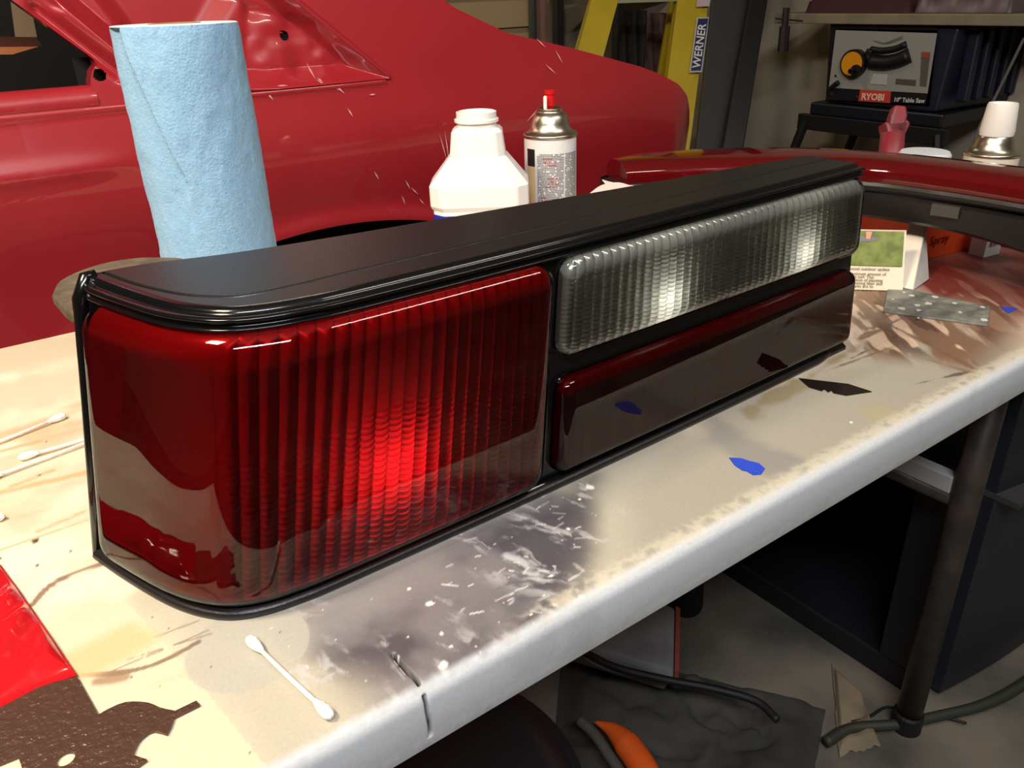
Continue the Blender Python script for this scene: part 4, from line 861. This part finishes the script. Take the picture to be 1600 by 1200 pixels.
# tall black panel and black post leaning on the right wall
def tall(name, q, D, th_, m, lab, cat):
    P_ = [atd(u, v, D) for u, v in q]; a, b, c_, d = P_
    # carry the two long edges down to the floor and up past the frame
    def ext(p_, q_, z): k = (z - p_[2]) / (q_[2] - p_[2]); return p_ + (q_ - p_) * k
    A4 = [ext(a, d, .0), ext(b, c_, .0), ext(b, c_, 2.0), ext(a, d, 2.0)]
    c0 = A4[0]; o = MB().slab([p_ - c0 for p_ in A4], th_).build(name, m, bevel=.004); o.location = tuple(c0); return tag(o, lab, cat)
tall('charcoal_board', [(1113, 0), (1172, 0), (1152, 230), (1088, 230)], 3.0, -.03, mat('charcoal_panel', (44, 42, 40), .6), 'tall charcoal board standing right of the yellow ladder', 'board')
tall('black_post', [(1172, 0), (1200, 0), (1162, 230), (1130, 230)], 2.9, -.05, mat('deep_black', (8, 8, 9), .4), 'tall black post leaning against the pale wall', 'post')

# ================================================================== table saw on its stand (front faces -X)
XS = 2.75
sw = thing('table_saw', 'dark blue bench table saw with grey front panel and orange crank wheel', 'table saw', (XS + .2, 1.65, 0))
def sx_(u, v, k=0): return np.array(atx(u, v, XS - k))
yL, yR = sx_(1298, 100)[1], sx_(1478, 100)[1]; zT, zB = sx_(1380, 42)[2], sx_(1380, 168)[2]
navy = mat('navy_plastic', (24, 28, 46), .45)
MB().add([(XS, yR, zB), (XS, yL, zB), (XS, yL + .0, zT), (XS, yR - .02, zT), (XS + .45, yR - .04, zB), (XS + .45, yL + .03, zB), (XS + .45, yL, zT), (XS + .45, yR - .06, zT)], [(0, 3, 2, 1), (4, 5, 6, 7), (0, 1, 5, 4), (3, 7, 6, 2), (0, 4, 7, 3), (1, 2, 6, 5)]).build('saw_body', navy, sw, bevel=.008)
for k in range(5):
    x_ = XS + .06 + k * .075; MB().box((x_, yR - .058, zB + .03), (x_ + .03, yR - .02, zT - .01)).build('side_rib', navy, sw, bevel=.006)
# front panel frame and grey plate
fr = mat('frame_black', (14, 14, 16), .5)
MB().slab([sx_(1290, 158), sx_(1452, 166), sx_(1466, 42), sx_(1298, 36)], -.012).build('panel_frame', fr, sw)
gp_ = mat('panel_grey', (150, 148, 142), .5)
k_ = .014
def sp_(u, v, e=0): return sx_(u, v, k_ + e)
MB().slab([sp_(1295, 137), sp_(1449, 146), sp_(1464, 52), sp_(1306, 47)], -.002).build('front_plate', gp_, sw)
MB().slab([sp_(1292, 156), sp_(1446, 163), sp_(1449, 147), sp_(1295, 138)], -.002).build('name_strip', fr, sw)
MB().slab([sp_(1341, 158, .002), sp_(1390, 161, .002), sp_(1392, 143, .002), sp_(1344, 140, .002)], -.002).build('logo_plate', mat('logo_red', (200, 60, 44), .5), sw)
xd = sp_(1390, 150) - sp_(1344, 148)
sz = abs(sp_(1365, 145)[2] - sp_(1365, 158)[2])
text('logo_text', 'RYOBI', sz * 1.12, mat('logo_white', (236, 190, 176), .5), sw, sp_(1345.5, 155.5, .006), xd, (0, 0, 1), .0006, bold=.0012)
text('model_text', '10" Table Saw', sz * .70, mat('model_white', (190, 190, 186), .5), sw, sp_(1396, 158.5, .006), xd, (0, 0, 1), .0005, bold=.0006)
# crank wheel
cw_ = sp_(1337, 99); 
def disc(cen, r, x0, x1, m, nm, n=40):
    V = []; 
    for x_ in (x0, x1):
        for k in range(n): a = 2 * PI * k / n; V.append((cen[0] - x_, cen[1] + r * math.cos(a), cen[2] + r * math.sin(a)))
    return mesh(nm, V, [tuple(range(n)), tuple(range(n, 2 * n))[::-1]] + [(i, n + i, n + (i + 1) % n, (i + 1) % n) for i in range(n)], m, sw)
px_m = abs(sp_(1300, 100)[1] - sp_(1460, 100)[1]) / 160
disc(cw_, 20.5 * px_m * .98, .0, .022, fr, 'crank_wheel'); disc(cw_ + np.array([0, .0, 0]), 17 * px_m * .98, .022, .026, mat('crank_orange', (226, 148, 24), .4), 'wheel_face')
disc(sp_(1345, 109), 8 * px_m, .026, .034, fr, 'wheel_hub'); disc(sp_(1344, 109), 3.5 * px_m, .034, .060, black_gloss, 'crank_knob')
def slot(pts, r, nm, e0=.001, e1=.004, m=fr):
    P_ = cmr([sp_(*q_) for q_ in pts], 16); MB().tube([p_ - np.array([e1, 0, 0]) for p_ in P_], r, 10).build(nm, m, sw, smooth=True)
slot([(1362, 77), (1380, 79), (1400, 76), (1417, 69)], 4.5 * px_m, 'upper_slot'); slot([(1362, 96), (1385, 98), (1405, 94), (1422, 86)], 10.5 * px_m, 'tilt_slot'); slot([(1362, 78), (1358, 88), (1366, 98)], 6 * px_m, 'slot_end')
for k in range(3): slot([(1366 + k * 5, 63 + k), (1385, 68 - k), (1412, 60 - k * 2)], .0007, 'scale_line', m=ink)
MB().slab([sp_(1437, 134, .003), sp_(1447, 135, .003), sp_(1453, 82, .003), sp_(1440, 81, .003)], -.001).build('warning_label', mat('label_dark', (88, 84, 80), .6), sw)
MB().slab([sp_(1439, 90, .0045), sp_(1451, 91, .0045), sp_(1453, 82, .0045), sp_(1440, 81, .0045)], -.001).build('warning_label', mat('label_orange', (150, 70, 48), .6), sw)
MB().slab([sp_(1399, 131, .003), sp_(1430, 134, .003), sp_(1431, 125, .003), sp_(1400, 123, .003)], -.001).build('warning_label', mat('label_brown', (84, 76, 66), .6), sw)
MB().slab([sp_(1359, 131, .003), sp_(1386, 133, .003), sp_(1387, 116, .003), sp_(1365, 115, .003)], -.001).build('warning_label', mat('label_grey', (176, 176, 172), .6), sw)
slot([(1301, 137), (1307, 132), (1313, 128)], .008, 'power_switch', e1=.012); 
for u, v in ((1307, 118), (1298, 148), (1338, 152)): disc(sp_(u, v), .004, 0, .006, chrome, 'screw', 12)
# base tray, table top, fence extension
def xbox(u0, u1, v0, v1, dx, m, nm, e=0, bev=.004):
    a, b = sx_(u0, v0, e), sx_(u1, v1, e); return MB().box((XS - e, min(a[1], b[1]), min(a[2], b[2])), (XS - e + dx, max(a[1], b[1]), max(a[2], b[2]))).build(nm, m, sw, bevel=bev)
alum = mat('saw_table', (150, 140, 118), .5, .3, noise=((136, 126, 104), 12, 3))
zt0 = sx_(1400, 38)[2]; yl0, yr0 = sx_(1218, 25)[1], sx_(1610, 30)[1]
MB().box((XS - .03, yr0 - .12, zt0), (XS + .55, yl0, zt0 + .033)).build('saw_top', alum, sw, bevel=.003)
MB().box((XS - .02, yR - .035, zB - .045), (XS + .47, yL + .05, zB - .002)).build('base_tray', mat('tray_navy', (18, 20, 32), .4), sw, bevel=.006)
for y_ in (yL + .03, yR - .02): disc(np.array([XS - .02, y_, zB - .075]), .007, 0, .006, chrome, 'screw', 12)
zr_ = zB - .045
MB().box((XS - .03, yR - .06, zr_ - .055), (XS - .005, yL + .09, zr_)).build('stand_rail', fr, sw, bevel=.003)
MB().box((XS + .46, yR - .06, zr_ - .055), (XS + .485, yL + .09, zr_)).build('stand_rail', fr, sw, bevel=.003)
for (x_, dx_) in ((XS - .02, -.08), (XS + .36, .02)):
    for (y_, dy_) in ((yL + .06, .16), (yR - .03, -.12)):
        MB().tube([(x_, y_, zr_ - .02), (x_ + dx_ * .3, y_ + dy_, .02)], .018, 8).build('stand_leg', fr, sw)
# blade wrench hanging at the left end of the saw top
a, b = sx_(1229, 12, .075), sx_(1223, 80, .075); wr = thing('blade_wrench', 'dark blade wrench with crossbar hanging off the saw table end', 'tool', tuple(b))
m_ = a * .58 + b * .42
MB().tube([a, m_], .012, 8).tube([m_, b], .019, 8).build('shank', mat('tool_dark', (34, 24, 22), .6), wr)
MB().tube([sx_(1212, 29, .075), sx_(1254, 33, .075)], .003, 8).build('crossbar', mat('tool_dark', 0), wr)
# cord
p_ = [np.array(atd(u, v, 2.3)) for u, v in ((1600, 60), (1583, 95), (1556, 150), (1530, 200), (1518, 240))]
tag(MB().tube(cmr(p_, 20), .0045, 8).build('power_cord', mat('cord_grey', (86, 84, 80), .6), smooth=True), 'thin grey cord hanging in front of the table saw', 'cord')
# bags on the saw top
for (u0, u1, y_off, h_, col_, lab) in ((1275, 1440, .12, .085, (62, 22, 28), 'crumpled maroon cloth bag lying on the saw table'), (1445, 1600, .10, .09, (92, 76, 80), 'shiny greyish plastic bag at the right on the saw table')):
    a, b = sx_(u0, 10, -.1), sx_(u1, 10, -.1); yc, hy = (a[1] + b[1]) / 2, abs(a[1] - b[1]) / 2; n_ = 36; V = []
    for i in range(n_):
        for j in range(n_):
            a_, b_ = i / (n_ - 1) * 2 - 1, j / (n_ - 1) * 2 - 1; e_ = max(0, 1 - max(abs(a_), abs(b_)) ** 3.5)
            V.append((.19 * a_, hy * b_, h_ * e_ ** .5 * (.6 + .8 * float(fbm(np.array(a_ + 3), np.array(b_ + 4 + u0 * .01), 2.6, 3, 5)))))
    o = mesh('bag', np.array(V), gridF(n_, n_), mat('bag%d' % u0, col_, .35 if u0 > 1400 else .7), None, True); o.location = (XS + .22, yc, zt0 + .034); tag(o, lab, 'bag')

# ================================================================== under the table
cb = thing('storage_cabinet', 'black storage cabinet with open side standing under the table', 'cabinet', (1.3, .6, 0))
bk_ = mat('cabinet_black', (22, 24, 29), .5); bk2 = mat('cabinet_navy', (30, 34, 42), .42)
X0, X1, Y0, Y1, ZC = 1.05, 1.62, .392, 1.0, .655
MB().box((X0, Y0, .0), (X1, Y1, .045)).build('bottom', bk_, cb, bevel=.004)
MB().box((X0, Y0, ZC - .03), (X1, Y1, ZC)).build('top', bk_, cb, bevel=.004)
MB().box((X0 + .01, Y1 - .02, .045), (X1, Y1, ZC - .03)).build('side_panel', bk_, cb)
MB().box((X1 - .02, Y0 + .02, .045), (X1, Y1 - .02, ZC - .03)).build('side_panel', bk_, cb)
MB().box((X0, Y0, .045), (X0 + .035, Y0 + .075, ZC - .03)).build('corner_post', bk_, cb, bevel=.003)
MB().box((X0 + .02, Y0 + .0, .40), (X1 - .02, Y1 - .02, .42)).build('inner_shelf', bk_, cb)
def door(z0, z1, nm):
    n_ = 24; V = []
    for i in range(n_):
        x_ = X0 + .035 + (X1 - X0 - .035) * i / (n_ - 1); yb = Y0 - .018 - .030 * math.sin(PI * i / (n_ - 1)) 
        V += [(x_, yb, z0), (x_, yb, z1), (x_, Y0 + .01, z1), (x_, Y0 + .01, z0)]
    F = []
    for i in range(n_ - 1):
        for k in range(4): F.append((i * 4 + k, i * 4 + (k + 1) % 4, (i + 1) * 4 + (k + 1) % 4, (i + 1) * 4 + k))
    F += [(0, 1, 2, 3)[::-1], tuple((n_ - 1) * 4 + k for k in range(4))]
    return mesh(nm, V, F, bk2, cb)
d1 = door(.01, .385, 'drawer'); d2 = door(.395, ZC, 'drawer')
for dr, z_ in ((d1, .335),):
    hd = MB().box((X0 + .16, Y0 - .062, z_ - .016), (X0 + .28, Y0 - .040, z_ + .014)).build('handle', black_matte, None, bevel=.006, seg=3); hd.parent = dr; hd.matrix_parent_inverse = Matrix.Translation(-Vector(cb.location))
MB().box((X0 + .034, Y0 - .05, .3855), (X1, Y0 + .01, .3945)).build('seam_strip', mat('seam_grey', (58, 58, 58), .5), cb)
# cardboard-like white folded cloth with red edge
fa = [atz(u, v, -.735)[:2] for u, v in ((850, 985), (1055, 935), (1063, 1050), (1020, 1055), (900, 1030))]
def drape(name, quad, hgt, m, lab, cat, n_=44, sc=6, seed=1, base=.003):
    q0, q1, q2, q3 = [np.array(q_[:2]) for q_ in quad]; cen = (q0 + q1 + q2 + q3) / 4; a_ = np.linspace(0, 1, n_); AA, BB = np.meshgrid(a_, a_, indexing='ij')
    Pq = (q0 * (1 - AA[..., None]) + q1 * AA[..., None]) * (1 - BB[..., None]) + (q3 * (1 - AA[..., None]) + q2 * AA[..., None]) * BB[..., None]
    nz_ = fbm(Pq[..., 0], Pq[..., 1], sc, 4, seed); ed_ = np.minimum(np.minimum(AA, 1 - AA), np.minimum(BB, 1 - BB))
    wob = (fbm(AA, BB, 5, 2, seed + 3) - .5)[..., None] * .014 * (ed_ < .02)[..., None]
    rid = np.abs(np.sin(nz_ * 16)) ; Zq = base + hgt * sst(0, .12, ed_) * (.35 + .65 * rid * nz_ * 1.6)
    V = np.concatenate([Pq + wob - cen, Zq[..., None]], -1).reshape(-1, 3)
    o = mesh(name, V, gridF(n_, n_), m, None, True); o.location = (cen[0], cen[1], 0)
    if cat: tag(o, lab, cat)
    return o
zf = -.74
def fl(u, v): return atz(u, v, zf)
drape('drop_cloth', [fl(850, 1330), fl(1260, 1290), fl(1290, 1110), fl(880, 1010)], .040, mat('dark_green_cloth', (72, 70, 62), .9, noise=((44, 44, 42), 4, 4), bump=(.5, 60)), 'dark grey-green crumpled cloth covering the floor under the table', 'cloth', seed=2)
drape('drop_cloth', [fl(1310, 1180), fl(1375, 1165), fl(1345, 1085), fl(1300, 1040)], .015, mat('tan_cloth', (136, 122, 98), .9, noise=((110, 98, 80), 8, 3)), 'tan cloth corner next to the cabinet corner', 'cloth', seed=14)
wc = thing('folded_sheet', 'folded pale grey sheet with a red edge on the floor', 'cloth', (*fl(980, 1010)[:2], .05))
q4 = [atz(u, v, zf + .10) for u, v in ((870, 1000), (1000, 1052), (1058, 1050), (1058, 950))]
q4 = [atz(u, v, zf + .10) for u, v in ((830, 985), (1054, 1052), (1056, 948), (930, 900))]
MB().prism([tuple(q_[:2]) for q_ in q4], .075, .100).build('sheet_stack', mat('pale_sheet', (140, 142, 142), .85, noise=((112, 114, 116), 10, 4), bump=(.6, 50)), wc, bevel=.008)
rd_ = [atz(u, v, zf + .10) for u, v in ((1054, 1052), (1061, 1048), (1063, 952), (1056, 948))]
MB().prism([tuple(q_[:2]) for q_ in rd_], .072, .102).build('red_edge', mat('edge_red', (150, 70, 50), .8), wc)
MB().prism([tuple(q_[:2] * .9 + np.mean([w_[:2] for w_ in q4], 0) * .1) for q_ in q4], .046, .075).build('sheet_stack', mat('pale_sheet', 0), wc, bevel=.008)
# black tub at the lower left and orange rim
tb_c = np.array(fl(700, 1290)); tub = thing('black_tub', 'round black plastic tub with closed lid on the floor under the table front', 'tub', (.47, .52, 0))
tub_e = atz(862, 1130, -.47); tcx, tcy = tub_e[0] - .185, tub_e[1] + .005; tub.location = (tcx, tcy, 0); TS = .77; MB().lathe([(r_ * TS, z_ * TS) for r_, z_ in [(.001, 0.004), (.20, .004), (.21, .02), (.235, .33), (.245, .335), (.245, .35), (.230, .352), (.222, .34), (.20, .33), (.001, .325)]], (tcx, tcy, 0), 72).build('tub_body', mat('tub_black', (26, 27, 29), .4), tub, auto=40)
for k in range(20):
    a = 2 * PI * k / 20; pts = [(tcx + r_ * math.cos(a), tcy + r_ * math.sin(a), z_) for r_, z_ in ((.2145 * TS, .04 * TS), (.2345 * TS, .31 * TS))]
    MB().tube(pts, .006, 6).build('tub_rib', mat('tub_black', 0), tub)
hz_ = zf + .072; hp = [atz(u, v, hz_) for u, v in ((930, 1128), (958, 1142), (985, 1170), (1010, 1210), (1030, 1260), (1040, 1330))]
tag(MB().tube(cmr(hp, 40), [.002 + .018 * min(1, k / 14) for k in range(40)], 12).build('orange_hose', mat('orange_rubber', (226, 96, 34), .4), smooth=True), 'bright orange hose curving over the dark cloth below the table', 'hose')
hp = [atz(u, v, hz_ + .005) for u, v in ((906, 1126), (927, 1145), (948, 1175), (972, 1215), (984, 1270))]
tag(MB().tube(cmr(hp, 40), .008, 10).build('grey_hose', mat('grey_rubber', (84, 82, 76), .5), smooth=True), 'thin grey hose running just left of the orange one', 'hose')
hp = [atz(u, v, zf + .012) for u, v in ((1290, 1160), (1330, 1138), (1400, 1132), (1470, 1118), (1540, 1100), (1600, 1068), (1680, 1010))]
tag(MB().tube(cmr(hp, 50), .0085, 10).build('floor_cord', mat('green_black_cord', (46, 48, 40), .6), smooth=True), 'dark cord running across the concrete past the table leg', 'cord')
hp = [atz(u, v, zf + .008) for u, v in ((1330, 1128), (1355, 1122), (1385, 1105), (1410, 1112), (1440, 1118), (1480, 1122), (1510, 1130))]
tag(MB().tube(cmr(hp, 40), .0022, 8).build('thin_wire', black_matte, smooth=True), 'thin black wire looped round the table leg foot', 'wire')
hp = [atz(u, v, zf + .112) for u, v in ((905, 1015), (960, 1042), (1040, 1062), (1110, 1075), (1180, 1095), (1215, 1125))]
tag(MB().tube(cmr(hp, 50), .006, 8).build('cable', black_matte, smooth=True), 'black cable lying along the edge of the pale folded sheet', 'cable')
p_ = fl(1070, 948); tag(MB().lathe([(.001, 0), (.030, 0), (.033, .01), (.026, .16), (.024, .17), (.001, .17)], (0, 0, 0), 32).build('black_canister', black_matte, auto=40), 'small black canister on the floor behind the folded sheet', 'canister').location = (p_[0], p_[1], 0)
bpy.data.objects['black_canister'].location.z = 0
